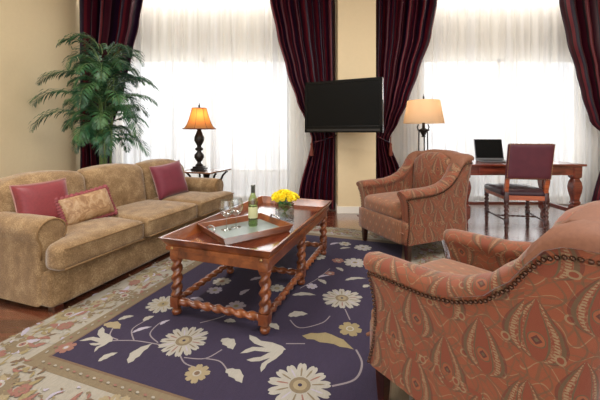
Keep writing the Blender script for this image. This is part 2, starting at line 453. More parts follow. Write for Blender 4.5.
# ------------------------------------------------------------------ room shell
XL, XR, YW, YB, H = -3.28, 5.1, 5.30, -3.0, 3.42
def sbox(name, *a, mat): return struct(part(name, g_box(*a), mat, None, smooth=False))
sbox('floor', XL-.1, XR+.1, YB, YW+.3, -.1, 0, mat=M['floor'])
sbox('ceiling', XL-.1, XR+.1, YB, YW+.3, H, H+.1, mat=M['ceiling'])
sbox('wall_left', XL-.12, XL, YB, YW+.3, 0, H, mat=M['wall'])
sbox('wall_right', XR, XR+.12, YB, YW+.3, 0, H, mat=M['wall'])
WIN = [(-2.95, -.15), (1.95, 4.5)]; ZS, ZH = .05, 2.34
wb = MB()
xs = [XL, WIN[0][0], WIN[0][1], WIN[1][0], WIN[1][1], XR]
for i in (0, 2, 4): wb.add(*g_box(xs[i], xs[i+1], YW, YW+.2, 0, H))
for a, b in WIN: wb.add(*g_box(a, b, YW, YW+.2, 0, ZS)); wb.add(*g_box(a, b, YW, YW+.2, ZH, H))
struct(wb.build('wall_back', M['header'], None, False))
pl = sbox('wall_pillar', .535, 1.07, 4.65, YW, 0, H, mat=M['wall'])
bb = MB(); bb.add(*g_box(.523, 1.082, 4.638, 4.65, 0, .1, .004)); bb.add(*g_box(.523, .535, 4.65, YW, 0, .1)); bb.add(*g_box(1.07, 1.082, 4.65, YW, 0, .1))
struct(bb.build('baseboard_pillar', M['white_paint'], None, False))
sbox('baseboard_left', XL, XL+.014, YB, YW, 0, .11, mat=M['white_paint'])
sbox('baseboard_back', XL, .523, YW-.014, YW, 0, .11, mat=M['white_paint'])
for i, (a, b) in enumerate(WIN):
    fr = MB()
    for x0, x1 in ((a, a+.06), (b-.06, b), ((a+b)/2-.03, (a+b)/2+.03)): fr.add(*g_box(x0, x1, YW+.05, YW+.11, ZS, ZH))
    for z0, z1 in ((ZS, ZS+.06), (.50, .54), (ZH-.06, ZH)): fr.add(*g_box(a, b, YW+.05, YW+.11, z0, z1))
    wo = struct(fr.build('window_%d' % (i+1), M['white_paint'], None, False))
    part('window_pane', g_box(a+.03, b-.03, YW+.075, YW+.08, ZS+.03, ZH-.03), M['pane'], wo, smooth=False)
    part('window_sill', g_box(a-.03, b+.03, YW-.05, YW+.12, ZS-.03, ZS, .004), M['white_paint'], wo, smooth=False)

sbox('floor_added_balcony', XL-.1, XR+1.5, YW+.3, 6.75, -.1, 0, mat=M['balcony'])  # slab and parapet added to set the brightness behind the lower panes
sbox('wall_added_balcony', XL-.6, XR+1.5, 6.6, 6.75, 0, .36, mat=M['balcony'])
# ------------------------------------------------------------------ sheers
def sheer(x0, x1, y, label, seed):
    rnd = random.Random(seed); nx, nz = int((x1-x0)*70), 14
    ph = [rnd.uniform(0, 6.28) for _ in range(4)]; V = []; F = []
    for j in range(nz+1):
        z = .03 + (H-.06)*j/nz
        for i in range(nx+1):
            x = x0 + (x1-x0)*i/nx
            d = .022*math.sin(x*34+ph[0]+1.1*math.sin(x*5+ph[1])) + .014*math.sin(x*61+ph[2]) + .012*math.sin(x*13+ph[3] + z*.3)
            V.append((x + .01*math.sin(x*50), y+d*(1-.35*z/H), z))
    for j in range(nz):
        for i in range(nx): k = j*(nx+1)+i; F.append((k, k+1, k+nx+2, k+nx+1))
    return tag(obj('sheer_curtain', V, F, M['sheer']), label, 'curtain', 'white sheers over the windows')
sheer(-3.2, .50, 5.13, 'long white sheer curtain over the left window, behind the table lamp', 1)
sheer(1.12, 4.95, 5.13, 'long white sheer curtain over the right window, behind the writing desk', 2)

# ------------------------------------------------------------------ drapes
def interp(tab, z):
    if z <= tab[0][0]: return tab[0][1]
    for (a, va), (b, vb) in zip(tab, tab[1:]):
        if z <= b:
            t = (z-a)/(b-a); return va + (vb-va)*(t*t*(3-2*t)*.5 + t*.5)
    return tab[-1][1]
def drape(label, xw, side, tab, y, cloth, folds, seed, lining=False, tassel_z=.98, ztie=1.04):
    rnd = random.Random(seed); root = thing('drape', label, 'curtain', (xw, y, 0), 0, 'plum striped tied-back drapes')
    nu, nz = 130, 60; V = []; F = []; uv = []
    p1, p2 = rnd.uniform(0, 6), rnd.uniform(0, 6)
    for j in range(nz+1):
        z = .015 + (H-.05)*j/nz; wd = interp(tab, z)
        A = .035 + .03*abs(z-ztie)/1.5; A = min(A, .075)
        if z < ztie: A = .03 + .03*(ztie-z)
        for i in range(nu+1):
            u = i/nu
            uu = u + .018*math.sin(2*PI*u*3+p1)
            d = A*math.cos(2*PI*folds*uu + p2*.3) + .35*A*math.cos(2*PI*folds*.43*uu+p1)
            xo = wd*u + .3*A*math.sin(2*PI*folds*uu*1.0+p1)*math.sin(PI*u)*.6
            V.append((side*xo, d - .02*math.exp(-((z-ztie)/.12)**2), z)); uv.append((u*cloth, z))
    for j in range(nz):
        for i in range(nu): k = j*(nu+1)+i; F.append((k, k+1, k+nu+2, k+nu+1))
    o = obj('cloth', V, F, M['drape'], root, True, uv)
    md = o.modifiers.new('thick', 'SOLIDIFY'); md.thickness = .004
    wt = interp(tab, ztie)
    pts = []
    for k in range(28):
        a = 2*PI*k/28; pts.append((side*(wt*.5 + (wt*.5+.012)*math.cos(a)), -.02 + .085*math.sin(a), ztie + .06*math.cos(a)*-1))
    part('tieback_cord', g_tube(pts, .011, 8, True), M['drape'], root)
    tx = side*(wt+.005)
    tz = MB()
    tz.add(*g_lathe([(.004, .0), (.016, -.02), (.022, -.04), (.014, -.055), (.02, -.065), (.03, -.19), (.026, -.2)], 14), T=T(tx, -.09, ztie-.04))
    tz.add(*g_tube([(tx, -.09, ztie+.04), (tx, -.09, ztie-.05)], .006, 6))
    tz.build('tassel', M['tassel'], root)
    if lining:
        L = MB(); vs = []; fs = []
        for j in range(21):
            z = .02 + 3.3*j/20
            for i in range(9): vs.append((lining*(.0 + .09*i/8), -.075 + .02*math.sin(i*1.4), z))
        for j in range(20):
            for i in range(8): k = j*9+i; fs.append((k, k+1, k+10, k+9))
        o = obj('lining', vs, fs, M['lining'], root); md = o.modifiers.new('thick', 'SOLIDIFY'); md.thickness = .003
    return root
k = 4.88/330
drape('plum striped drape on far left, falling behind the potted palm', -3.235, 1, [(0, .55), (1.04, .40), (1.8, .63), (2.37, .75), (2.75, .84), (3.4, .95)], 4.88, 2.4, 6, 3)
drape('plum striped drape left of the pillar, partly behind the television', .525, -1, [(0, .56), (.25, .54), (1.04, .35), (1.3, .44), (1.6, .57), (2.05, .72), (2.57, .86), (3.1, .97), (3.4, 1.0)], 4.88, 2.6, 5.5, 4, lining=0)
drape('plum striped drape right of the pillar, behind the floor lamp', 1.10, 1, [(0, .5), (.5, .41), (1.04, .21), (1.3, .36), (1.6, .50), (2.05, .66), (2.57, .84), (3.1, .93), (3.4, .97)], 4.88, 2.6, 5.5, 5)
drape('plum striped drape at the right edge, right of the writing desk', 4.93, -1, [(0, .6), (1.04, .36), (1.3, .62), (1.7, .74), (2.05, .82), (2.5, .95), (3.1, 1.06), (3.4, 1.1)], 4.88, 2.8, 6, 6)

# ------------------------------------------------------------------ rug
RA = math.radians(71); RO = Vector((-1.25, 1.663))          # corner of the dark field; local x runs along the rug, local y to the left
U = Vector((math.cos(RA), math.sin(RA))); Vv = Vector((math.sin(RA), -math.cos(RA)))
def floorpt(px, py):
    Z = 1.134*330/(py-133); return Vector(((px-300)/330*Z, Z))
def rugpt(px, py):
    d = floorpt(px, py) - RO; return (d.dot(U), -d.dot(Vv))
rug = thing('area_rug', 'aubergine floral area rug with ivory border under the coffee table', 'rug', (RO.x, RO.y, 0), RA)
BW, FL, FW = .38, 2.30, 1.62
rb = MB()
x0, x1, y0, y1 = -BW, FL+BW, -FW-BW, BW
TH = .011
rb.add(*g_box(x0, x1, y0, y1, .001, TH, .003), mi=7)
def rect(a, b, c, d, z, mi): rb.add([(a, c, z), (b, c, z), (b, d, z), (a, d, z)], [(0, 1, 2, 3)], mi)
rect(x0+.012, x1-.012, y0+.012, y1-.012, TH+.0004, 1)
rect(-.085, FL+.085, -FW-.085, .085, TH+.0008, 2)
rect(-.012, FL+.012, -FW-.012, .012, TH+.0012, 7)
rect(0, FL, -FW, 0, TH+.0016, 0)
rr = random.Random(11)
LAYER = [0]
def poly(pts, mi, z=0):
    tri = tessellate_polygon([[Vector((p[0], p[1], 0)) for p in pts]])
    LAYER[0] += 1; z += LAYER[0]*.000001
    tri = [tuple(t) for t in tri]
    A_ = sum((pts[t[1]][0]-pts[t[0]][0])*(pts[t[2]][1]-pts[t[0]][1])-(pts[t[2]][0]-pts[t[0]][0])*(pts[t[1]][1]-pts[t[0]][1]) for t in tri)
    if A_ < 0: tri = [t[::-1] for t in tri]
    rb.add([(p[0], p[1], TH+.002+z) for p in pts], tri, mi)
def flower(c, r, n, rot=0, cols=(3, 2, 9), notch=.66, z=0):
    pts = []; fr_ = random.Random(int(c[0]*971+c[1]*577)); shape = (0, .62, .90, 1.0, .84, 1.02, .88, .58)
    for i in range(n):
        pr_ = fr_.uniform(.82, 1.12)
        for j in range(8):
            a = 2*PI*(i+j/8)/n+rot; rad = r*(notch + (1-notch)*shape[j]*pr_ + (.10*(pr_-1) if j else 0))
            pts.append((c[0]+rad*math.cos(a), c[1]+rad*math.sin(a)))
    poly(pts, cols[0], z)
    for i in range(n):
        a = 2*PI*(i+.5)/n+rot
        if r > .08: poly([(c[0]+r*q*math.cos(a+da), c[1]+r*q*math.sin(a+da)) for q, da in ((.38, -.05), (.66, -.05), (.80, 0), (.66, .05), (.38, .05))], (cols[1], 6, cols[1], 5)[i % 4] if r > .11 else cols[1], z+.0003)
    poly([(c[0]+r*.34*math.cos(2*PI*i/14), c[1]+r*.34*math.sin(2*PI*i/14)) for i in range(14)], cols[1], z+.0004)
    poly([(c[0]+r*.22*math.cos(2*PI*i/12), c[1]+r*.22*math.sin(2*PI*i/12)) for i in range(12)], cols[2], z+.0006)
    if r > .07: poly([(c[0]+r*.07*math.cos(2*PI*i/8), c[1]+r*.07*math.sin(2*PI*i/8)) for i in range(8)], 0, z+.0008)
def leaf(a, b, wd, mi=3, z=0, bend=0.0, vein=None):
    a, b = Vector(a), Vector(b); d = b-a; nrm = Vector((-d.y, d.x)).normalized(); n = 8; L = []; R = []
    for i in range(n+1):
        t = i/n; p = a+d*t+nrm*bend*math.sin(PI*t)*d.length; ww = wd*math.sin(PI*t**.8)**.8 * (1+.18*math.sin(t*19))
        L.append(tuple(p+nrm*ww)); R.append(tuple(p-nrm*ww))
    poly(L + R[::-1][1:-1], mi, z)
    if vein is not None: vine([a+d*.15+nrm*bend*.3*d.length, a+d*.5+nrm*bend*d.length, a+d*.85+nrm*bend*.4*d.length], .003, vein, z+.0004)
def vine(pts, wd=.0035, mi=8, z=-.0003):
    pts = [Vector(p) for p in pts]; P = []
    for i in range(len(pts)-1):
        p0 = pts[max(i-1, 0)]; p1 = pts[i]; p2 = pts[i+1]; p3 = pts[min(i+2, len(pts)-1)]
        for k in range(6):
            t = k/6; P.append(.5*((2*p1)+(p2-p0)*t+(2*p0-5*p1+4*p2-p3)*t*t+(3*p1-p0-3*p2+p3)*t**3))
    P.append(pts[-1]); vs = []
    for i, p in enumerate(P):
        d = (P[min(i+1, len(P)-1)]-P[max(i-1, 0)]); n = Vector((-d.y, d.x)).normalized()*wd
        vs += [(p.x+n.x, p.y+n.y, TH+.002+z), (p.x-n.x, p.y-n.y, TH+.002+z)]
    rb.add(vs, [(2*i, 2*i+1, 2*i+3, 2*i+2) for i in range(len(P)-1)], mi)
def tulip(a, b, wd, mi=3, z=0):
    a, b = Vector(a), Vector(b); d = (b-a); L = d.length; d.normalize(); n = Vector((-d.y, d.x))
    q = lambda s, t: tuple(a + d*(s*L) + n*(t*wd))
    poly([q(0, 0), q(.12, .28), q(.4, .5), (q(.7, .55)), q(.85, .85), q(1, 1.0), q(.92, .55), q(.8, .22), q(.5, .1), q(.8, -.12), q(.98, -.5), q(1.05, -.95), q(.85, -.8), q(.68, -.5), q(.4, -.5), q(.12, -.28)], mi, z)
P = rugpt
# field motifs read off the rug: big blossoms
def fl(px, py, rpx, n, **kw):
    Z = 1.134*330/(py-133); flower(P(px, py), rpx*Z/330, n, **kw)
fl(300, 388, 32, 13); fl(184, 343, 24, 15); fl(342, 300, 20, 14); fl(197, 376, 13, 8, cols=(9, 3, 7))
fl(163, 306, 16, 12, cols=(3, 9, 4)); fl(355, 264, 12, 9, cols=(3, 6, 4)); fl(350, 331, 12, 6, cols=(4, 3, 4)); fl(318, 258, 8, 8)
fl(236, 308, 10, 8, cols=(6, 3, 4)); fl(215, 292, 8, 7, cols=(6, 3, 4)); fl(363, 249, 9, 8, cols=(3, 6, 4)); fl(338, 262, 6, 6, cols=(5, 3, 4)); fl(277, 290, 8, 8); fl(222, 283, 9, 9, cols=(3, 9, 5))
fl(312, 288, 6, 6, cols=(6, 3, 3)); fl(66, 350, 9, 6, cols=(5, 9, 6)); fl(345, 245, 6, 6, cols=(3, 4, 4)); fl(330, 275, 5, 5, cols=(5, 3, 3))
# leaves
for a, b, w_, mi in (((104, 326), (120, 331), .03, 9), ((118, 322), (134, 318), .018, 3), ((143, 323), (154, 318), .02, 3), ((132, 335), (152, 329), .014, 6), ((98, 364), (118, 355), .018, 3),
                     ((128, 366), (152, 346), .028, 3), ((222, 341), (233, 352), .032, 3), ((226, 372), (242, 386), .028, 3), ((224, 323), (236, 324), .02, 3), ((160, 327), (170, 322), .012, 6),
                     ((302, 338), (354, 352), .042, 4), ((292, 297), (316, 297), .022, 3), ((288, 318), (308, 316), .03, 3), ((345, 282), (366, 280), .02, 3), ((363, 289), (371, 287), .02, 3),
                     ((336, 269), (343, 273), .02, 3), ((318, 279), (330, 277), .014, 6), ((340, 250), (351, 249), .02, 3), ((318, 281), (326, 286), .02, 3), ((366, 236), (378, 240), .03, 3), ((250, 320), (268, 323), .016, 3),
                     ((268, 326), (279, 332), .022, 3), ((190, 300), (204, 303), .018, 6), ((200, 313), (214, 311), .02, 6), ((240, 297), (250, 291), .02, 6), ((250, 282), (266, 279), .02, 6), ((330, 246), (340, 244), .02, 6)):
    leaf(P(*a), P(*b), w_, mi, bend=.12)
tulip(P(112, 344), P(92, 336), .07); tulip(P(110, 343), P(92, 350), .05); tulip(P(286, 352), P(246, 346), .08, 3); tulip(P(284, 352), P(254, 368), .06, 3)
vine([P(110, 343), P(135, 343), P(160, 347)]); vine([P(134, 343), P(132, 332), P(143, 324), P(154, 318)]); vine([P(113, 330), P(110, 338), P(118, 342)]); vine([P(158, 345), P(150, 336), P(160, 325), P(170, 322)])
vine([P(178, 350), P(184, 365), P(200, 371)]); vine([P(184, 360), P(205, 361), P(222, 352)]); vine([P(205, 361), P(220, 364), P(228, 374)]); vine([P(286, 346), P(305, 346)]); vine([P(356, 352), P(362, 366), P(355, 382), P(332, 389)], .005, 8)
vine([P(330, 318), P(322, 325), P(300, 330), P(290, 322)]); vine([P(300, 290), P(318, 280), P(330, 270)]); vine([P(345, 311), P(350, 322)]); vine([P(200, 325), P(224, 318), P(245, 306)])
# ivory border: scrolling vine with leaves and small blossoms
def border(ax, a0, a1, c0):
    for _ in range(int((a1-a0)*170)):
        s, t = rr.uniform(a0, a1), rr.uniform(-.135, .135); an = rr.uniform(0, 6.28); l = rr.uniform(.02, .055)
        a_ = (s, c0+t) if ax == 0 else (c0+t, s); leaf(a_, (a_[0]+l*math.cos(an), a_[1]+l*math.sin(an)), rr.uniform(.004, .010), rr.choice((4, 2, 2, 4, 7, 6, 5, 3, 7)), bend=rr.uniform(-.3, .3))
    s = a0; k = 0; amp = .075
    q = lambda s, t: (s, c0+t) if ax == 0 else (c0+t, s)
    vine([q(a0+i*.1, amp*math.sin((a0+i*.1)*7.5)) for i in range(int((a1-a0)/.1)+1)], .005, 4, -.0012)
    while s < a1:
        t = amp*math.sin(s*7.5)
        if k % 5 == 0: flower(q(s, t), rr.uniform(.07, .10), 10, rr.uniform(0, 1), cols=(rr.choice((2, 9, 4, 9)), 3, 5), z=0)
        elif k % 5 == 3: flower(q(s+rr.uniform(-.02, .02), t*-.6), rr.uniform(.035, .05), 6, rr.uniform(0, 1), cols=(rr.choice((5, 5, 9, 6)), 2, 5), z=.0008)
        for _ in range(6):
            an = rr.uniform(0, 6.28); l = rr.uniform(.05, .1); tt = t+rr.uniform(-.09, .09)
            dx, dy = l*math.cos(an), l*math.sin(an)
            if abs(tt+dx) > .12 or abs(tt+dy) > .12: continue
            leaf(q(s, tt), (q(s, tt)[0]+dx, q(s, tt)[1]+dy), rr.uniform(.008, .017), rr.choice((4, 2, 4, 6, 9, 5)), bend=rr.uniform(-.25, .25))
        s += .058; k += 1
MC = .085 + (BW-.085)/2
border(0, -BW+.1, FL+BW-.1, MC); border(0, -BW+.1, FL+BW-.1, -FW-MC)
border(1, -FW-.1, .12, -MC); border(1, -FW-.1, .12, FL+MC)
for i in range(60):                                          # rosettes along the taupe band
    s = i*.042
    if s < FL: leaf((s, .045), (s+.02, .055), .006, 5 if i % 2 else 1)
    if s < FW: leaf((-.045, -s), (-.05, -s-.02), .006, 5 if i % 2 else 1)
rb.build('pile', None, rug, False, mats=RUG, fixn=False)

# ------------------------------------------------------------------ sofa
SA = RA; S0 = Vector((-1.52, 2.04))
sofa = thing('sofa', 'long tan chenille three-seat sofa along the left wall', 'sofa', (S0.x, S0.y, 0), SA)
L = 2.1
def sf(name, c, s, r, mat=None, **kw):
    g = g_rbox(*s, r, **kw); return part(name, g, mat or M['sofa'], sofa, T(*c))
sf('base', (L/2, .49, .14), (L-.02, .92, .235), .035, n=12)
part('base_welt', g_tube([(.02, .02, .25), (L-.02, .02, .25)], .008), M['sofa_welt'], sofa)
for i, (a, b) in enumerate(((.0, .70), (.70, 1.40), (1.40, L))):
    cx = (a+b)/2
    def tf(x, y, z, a=a, i=i, cx=cx, b=b):
        X, Y = x+cx, y+.28
        k_ = smoothstep(.10, .15, Y)
        if i == 0: X = X + k_*.17*(1-(X-a)/(b-a))
        if i == 2: X = X - k_*.17*((X-a)/(b-a))
        return (X-cx, y, z)
    g = g_rbox(b-a-.006, .66, .165, .05, crown=.028, n=16, fn=tf)
    c = part('seat_cushion', g, M['sofa'], sofa, T(cx, .28, .345))
    for z in (-.06, .065):
        pts = [Vector((x, -.333, z)) for x in (-(b-a)/2+.03, 0, (b-a)/2-.03)]
        pw = g_tube([p for p in pts], .006)
        part('welt', pw, M['sofa_welt'], c, T(cx, .28, .345))
def arm(x, sgn):
    prof = []
    for t in range(9): prof.append((.0, .03+.395*t/8))
    for t in range(13):
        a = PI*1.15 - (PI*1.35)*t/12; prof.append((.075+.10*math.cos(a), .495+.088*math.sin(a)))
    for t in range(9): prof.append((.155, .42-.39*t/8))
    ys = [(.125, .80), (.13, .9), (.145, .97), (.17, 1)]+[(.17+.78*i/10, 1) for i in range(1, 11)]
    V = []; F = []; uv = []; n = len(prof)
    for yy, sc in ys:
        for (px, pz) in prof:
            V.append((x+sgn*(.078+(px-.078)*sc), yy, .3+(pz-.3)*(1-(1-sc)*.45))); uv.append((yy, pz))
    for j in range(len(ys)-1):
        for i in range(n-1): F.append((j*n+i, j*n+i+1, (j+1)*n+i+1, (j+1)*n+i))
    F.append(tuple(range(n))); F.append(tuple(range((len(ys)-1)*n, len(ys)*n)))
    o = part('arm', (V, F, uv), M['sofa'], sofa)
    pts = [(x+sgn*(.078+(px-.078)*.93), .128, .3+(pz-.3)*.965) for px, pz in prof[6:25]]
    part('welt', g_tube(pts, .006), M['sofa_welt'], o)
arm(0, 1); arm(L, -1)
for i, (a, b) in enumerate(((.06, .72), (.72, 1.38), (1.38, L-.06))):
    cx = (a+b)/2; wd = b-a
    def bf(x, y, z, i=i, wd=wd):
        q = x/(wd/2)
        if z > 0:
            dr = .035*q*q
            if (i == 0 and q < 0) or (i == 2 and q > 0): dr = .085*abs(q)**2.5
            z -= dr*min(1, z/.2)
        y += .16*(z+.24)
        return (x, y, z)
    part('back_cushion', g_rbox(wd+.004, .24, .50, .075, n=16, fn=bf, crown_side=.035), M['sofa'], sofa, T(cx, .68, .575))
part('back_frame', g_rbox(L-.04, .16, .70, .05, n=10, fn=lambda x, y, z: (x, y+.10*(z+.3), z)), M['sofa'], sofa, T(L/2, .86, .40))
for fx in (.06, L-.06):
    for fy in (.07, .88): part('foot', g_box(fx-.03, fx+.03, fy-.03, fy+.03, 0, .035, .004), M['dark_wood'], sofa, smooth=False)

# throw pillows --------------------------------------------------------
def g_pillow(wd, ht, th, n=18, pinch=.06):
    V = []; F = []; uv = []
    for sgn in (1, -1):
        for j in range(n+1):
            for i in range(n+1):
                x = -1+2*i/n; z = -1+2*j/n
                e = max(0, (1-x**4)*(1-z**4))**.55
                X = x*wd/2*(1-pinch*(1-z*z)*abs(x)); Z = z*ht/2*(1-pinch*(1-x*x)*abs(z))
                V.append((X, sgn*th/2*e, Z)); uv.append((X, Z))
    m = (n+1)**2
    for s in (0, 1):
        for j in range(n):
            for i in range(n):
                k_ = s*m+j*(n+1)+i; q = (k_, k_+1, k_+n+2, k_+n+1); F.append(q if s == 0 else q[::-1])
    return V, F, uv
def sofa_pt(s, t): return (S0.x+U.x*s-Vv.x*t, S0.y+U.y*s-Vv.y*t)
def pillow(label, s, t, z, wd, ht, th, mat, rz, rx, ry, trim, trimr):
    x, y = sofa_pt(s, t)
    root = thing('throw_pillow', label, 'pillow', (x, y, z), 0, None)
    root.rotation_euler = (Matrix.Rotation(SA+rz, 4, 'Z') @ Matrix.Rotation(rx, 4, 'X') @ Matrix.Rotation(ry, 4, 'Y')).to_euler()
    o = part('cushion', g_pillow(wd, ht, th), mat, root)
    bm = bmesh.new(); bm.from_mesh(o.data); bmesh.ops.remove_doubles(bm, verts=bm.verts, dist=.0005); bm.to_mesh(o.data); bm.free()
    pts = []
    N = 120; rd = random.Random(3)
    for i in range(N):
        q = i/N*4; sd = int(q); f = -1+2*(q-sd)
        x, zz = [(f, -1), (1, f), (-f, 1), (-1, -f)][sd]
        X = x*wd/2*(1-.06*(1-zz*zz)*abs(x)); Z = zz*ht/2*(1-.06*(1-x*x)*abs(zz)); pts.append((X, 0, Z))
    rad = [trimr*(1+(.35*math.sin(i*2.2) if trimr > .009 else .0)) for i in range(N)]
    part('trim', g_tube(pts, rad, 7, True), trim, root)
    return root
pillow('red ribbed square throw pillow with dotted cord, left end of the sofa', .25, .47, .60, .36, .36, .14, M['red_pillow'], -.12, -.30, -.03, M['dotted'], .005)
pillow('gold lumbar throw pillow with burgundy fringe, in front of the red ribbed one', .50, .36, .545, .42, .235, .14, M['gold_pillow'], -.10, -.42, -.10, M['fringe'], .021)
pillow('crimson square throw pillow at the far end of the sofa', 1.56, .46, .615, .39, .38, .15, M['magenta_pillow'], -.25, -.30, -.12, M['dotted'], .003)

# ------------------------------------------------------------------ coffee table
ct = thing('coffee_table', 'cherry wood coffee table with tray top and twisted legs', 'table', (-.275, 2.545, TH+.0045), math.radians(71))
HX, HY = .63, .30
lg = [(sx*HX, sy*HY) for sx in (-1, 0, 1) for sy in (-1, 1)]
for x, y in lg:
    m = MB()
    m.add(*g_lathe([(.014, 0), (.026, .004), (.031, .018), (.026, .032), (.018, .036), (.024, .042), (.024, .05)], 20))
    m.add(*g_box(-.029, .029, -.029, .029, .048, .112, .003))
    m.add(*g_lathe([(.024, .112), (.028, .118), (.022, .126)], 20))
    m.add(*g_twist(.225, .036, 1.9), T=T(0, 0, .122))
    m.add(*g_box(-.029, .029, -.029, .029, .345, .40, .003))
    o = m.build('leg', M['cherry'], ct); o.location = (x, y, 0); autosmooth(o, 50)
def stretch(p0, p1, R=.025, tp=7, parent=ct, mat='cherry', name='stretcher'):
    m = MB(); Tm, Ln = along(p0, p1); m.add(*g_twist(Ln, R, tp), T=Tm); return m.build(name, M[mat], parent)
zs = .08; g_ = .029
for sx in (-1, 0, 1): stretch((sx*HX, -HY+g_, zs), (sx*HX, HY-g_, zs), tp=3.6)
for sy in (-1, 1):
    stretch((-HX+g_, sy*HY, zs), (-g_, sy*HY, zs), tp=4); stretch((g_, sy*HY, zs), (HX-g_, sy*HY, zs), tp=4)
ap = MB(); AX, AY = HX+.028, HY+.028
for z0, z1, o_ in ((.355, .405, 0), (.405, .432, .018)):
    ap.add(*g_box(-AX-o_, AX+o_, -AY-o_, -AY-o_+.02, z0, z1, .002)); ap.add(*g_box(-AX-o_, AX+o_, AY+o_-.02, AY+o_, z0, z1, .002))
    ap.add(*g_box(-AX-o_, -AX-o_+.02, -AY-o_+.02, AY+o_-.02, z0, z1, .002)); ap.add(*g_box(AX+o_-.02, AX+o_, -AY-o_+.02, AY+o_-.02, z0, z1, .002))
ap.build('apron', M['cherry'], ct, False)
part('tabletop', g_box(-AX-.01, AX+.01, -AY-.01, AY+.01, .418, .43), M['cherry_top'], ct, smooth=False)
def flare_rim(hx0, hy0, hx1, hy1, z0, z1, th):
    # four mitred boards leaning outwards: inner-bottom, inner-top, outer-top, outer-bottom rectangles
    V = []
    for hx, hy, z in ((hx0, hy0, z0), (hx1-th, hy1-th, z1), (hx1, hy1, z1), (hx0+th, hy0+th, z0-.004)):
        V += [(-hx, -hy, z), (hx, -hy, z), (hx, hy, z), (-hx, hy, z)]
    F = []
    for a in range(4):
        b = (a+1) % 4
        for k_ in range(4):
            k2 = (k_+1) % 4; F.append((a*4+k_, a*4+k2, b*4+k2, b*4+k_))
    return V, F
part('tray_rim', flare_rim(AX-.006, AY-.006, AX+.052, AY+.042, .430, .486, .013), M['cherry'], ct, smooth=False)
for sx in (-1, 1):
    for sy in (-1, 1): part('brass_stud', g_lathe([(.009, 0), (.009, .003), (.005, .006)], 12), M['brass'], ct, T(sx*(AX-.0)+(-.018 if sx < 0 else .018), sy*(AY-.03), .42, ry=sx*PI/2))
TOPZ = TH+.0045+.43

# serving tray ----------------------------------------------------------
TC = Vector((-.385, 2.315)); TA = math.radians(38)
tr = thing('serving_tray', 'wooden serving tray with metal handles on the coffee table', 'tray', (TC.x, TC.y, TOPZ+.001), TA)
tw, td = .24, .195
part('tray_base', g_box(-tw, tw, -td, td, 0, .010), M['cherry'], tr, smooth=False)
part('tray_panel', g_box(-tw+.012, tw-.012, -td+.012, td-.012, .010, .012), M['tray_inlay'], tr, smooth=False)
part('tray_rim', flare_rim(tw-.008, td-.008, tw+.022, td+.022, .008, .050, .010), M['cherry'], tr, smooth=False)
for s in (-1, 1):
    pts = [(s*(tw+.012), -.055, .045), (s*(tw+.012), -.055, .062), (s*(tw+.005), -.04, .072), (s*(tw+.002), 0, .076), (s*(tw+.005), .04, .072), (s*(tw+.012), .055, .062), (s*(tw+.012), .055, .045)]
    part('handle', g_tube(pts, .006, 8), M['steel'], tr)
TZ = TOPZ+.0135

# wine bottle -----------------------------------------------------------
def on(px, py, z): 
    Z = (1.134-z)*330/(py-133); return ((px-300)/330*Z, Z)
bx, by = on(253, 225.5, TZ)
bt = thing('wine_bottle', 'green glass white wine bottle standing on the serving tray', 'bottle', (bx, by, TZ))
pr = [(.020, .004), (.031, .0), (.034, .006), (.034, .178), (.031, .20), (.019, .222), (.0145, .24), (.0135, .285), (.016, .286), (.016, .296), (.0135, .297)]
part('glass_body', g_lathe(pr, 28), M['green_glass'], bt)
part('wine', g_lathe([(.029, .006), (.031, .01), (.031, .145)], 24), M['green_glass'], bt)
part('label', g_lathe([(.0344, .06), (.0346, .062), (.0346, .138), (.0344, .14)], 28, cap=False), M['label_paper'], bt)
part('foil_capsule', g_lathe([(.0152, .24), (.0143, .285), (.0165, .286), (.0165, .297), (.004, .298)], 24), M['foil'], bt)

def wineglass(px, py, label):
    x, y = on(px, py, TZ)
    g = thing('wine_glass', label, 'glass', (x, y, TZ), 0, 'wine glasses on the tray')
    m = MB(); m.add(*g_lathe([(.036, 0), (.036, .002), (.006, .006), (.0035, .012), (.0035, .082), (.006, .088)], 24)); m.build('stem', M['glass'], g)
    m = MB(); m.add(*g_lathe([(.005, .087), (.025, .096), (.047, .12), (.053, .148), (.049, .178), (.040, .205)], 28, cap=False)); m.build('bowl', M['glass'], g)
wineglass(226.5, 229.5, 'clear wine glass on the tray, the one farther from the bottle')
wineglass(236, 227, 'clear wine glass on the tray, the one nearer the bottle')

# flower vase -----------------------------------------------------------
vx, vy = on(284.5, 219, TOPZ); vz = TOPZ+.001
va = thing('flower_vase', 'square glass vase on the coffee table holding yellow flowers', 'vase', (vx, vy, vz), .25)
vm = MB(); q = .062
vm.add(*g_box(-q, q, -q, q, 0, .010, .002))
for s in (-1, 1):
    vm.add(*g_box(-q, q, s*q-.003, s*q+.003, .005, .135)); vm.add(*g_box(s*q-.003, s*q+.003, -q, q, .005, .135))
vm.build('vase_glass', M['glass'], va, False)
part('water', g_box(-q+.005, q-.005, -q+.005, q-.005, .010, .075), mk_glass('water', (.88, .95, .9, 1), .05), va, smooth=False)
def g_bloom(seed, r):
    rd = random.Random(seed); V = []; F = []
    for ring, (n, rr_, tilt) in enumerate(((7, r, .35), (7, r*.85, .7), (6, r*.65, 1.05), (4, r*.4, 1.35))):
        for k_ in range(n):
            a = 2*PI*k_/n+ring*.4+rd.uniform(-.1, .1); Rm = Matrix.Rotation(a, 3, 'Z') @ Matrix.Rotation(-tilt, 3, 'Y'); b0 = len(V)
            for i in range(4):
                t = i/3; wv = r*.42*math.sin(PI*(.18+.72*t))
                for j in (-1, 0, 1): V.append(tuple(Rm @ Vector((rr_*t, wv*j, r*.16*abs(j)+.12*r*t*t))))
            for i in range(3):
                for j in range(2): s = b0+i*3+j; F.append((s, s+1, s+4, s+3))
    return V, F
bl = []
rd = random.Random(8)
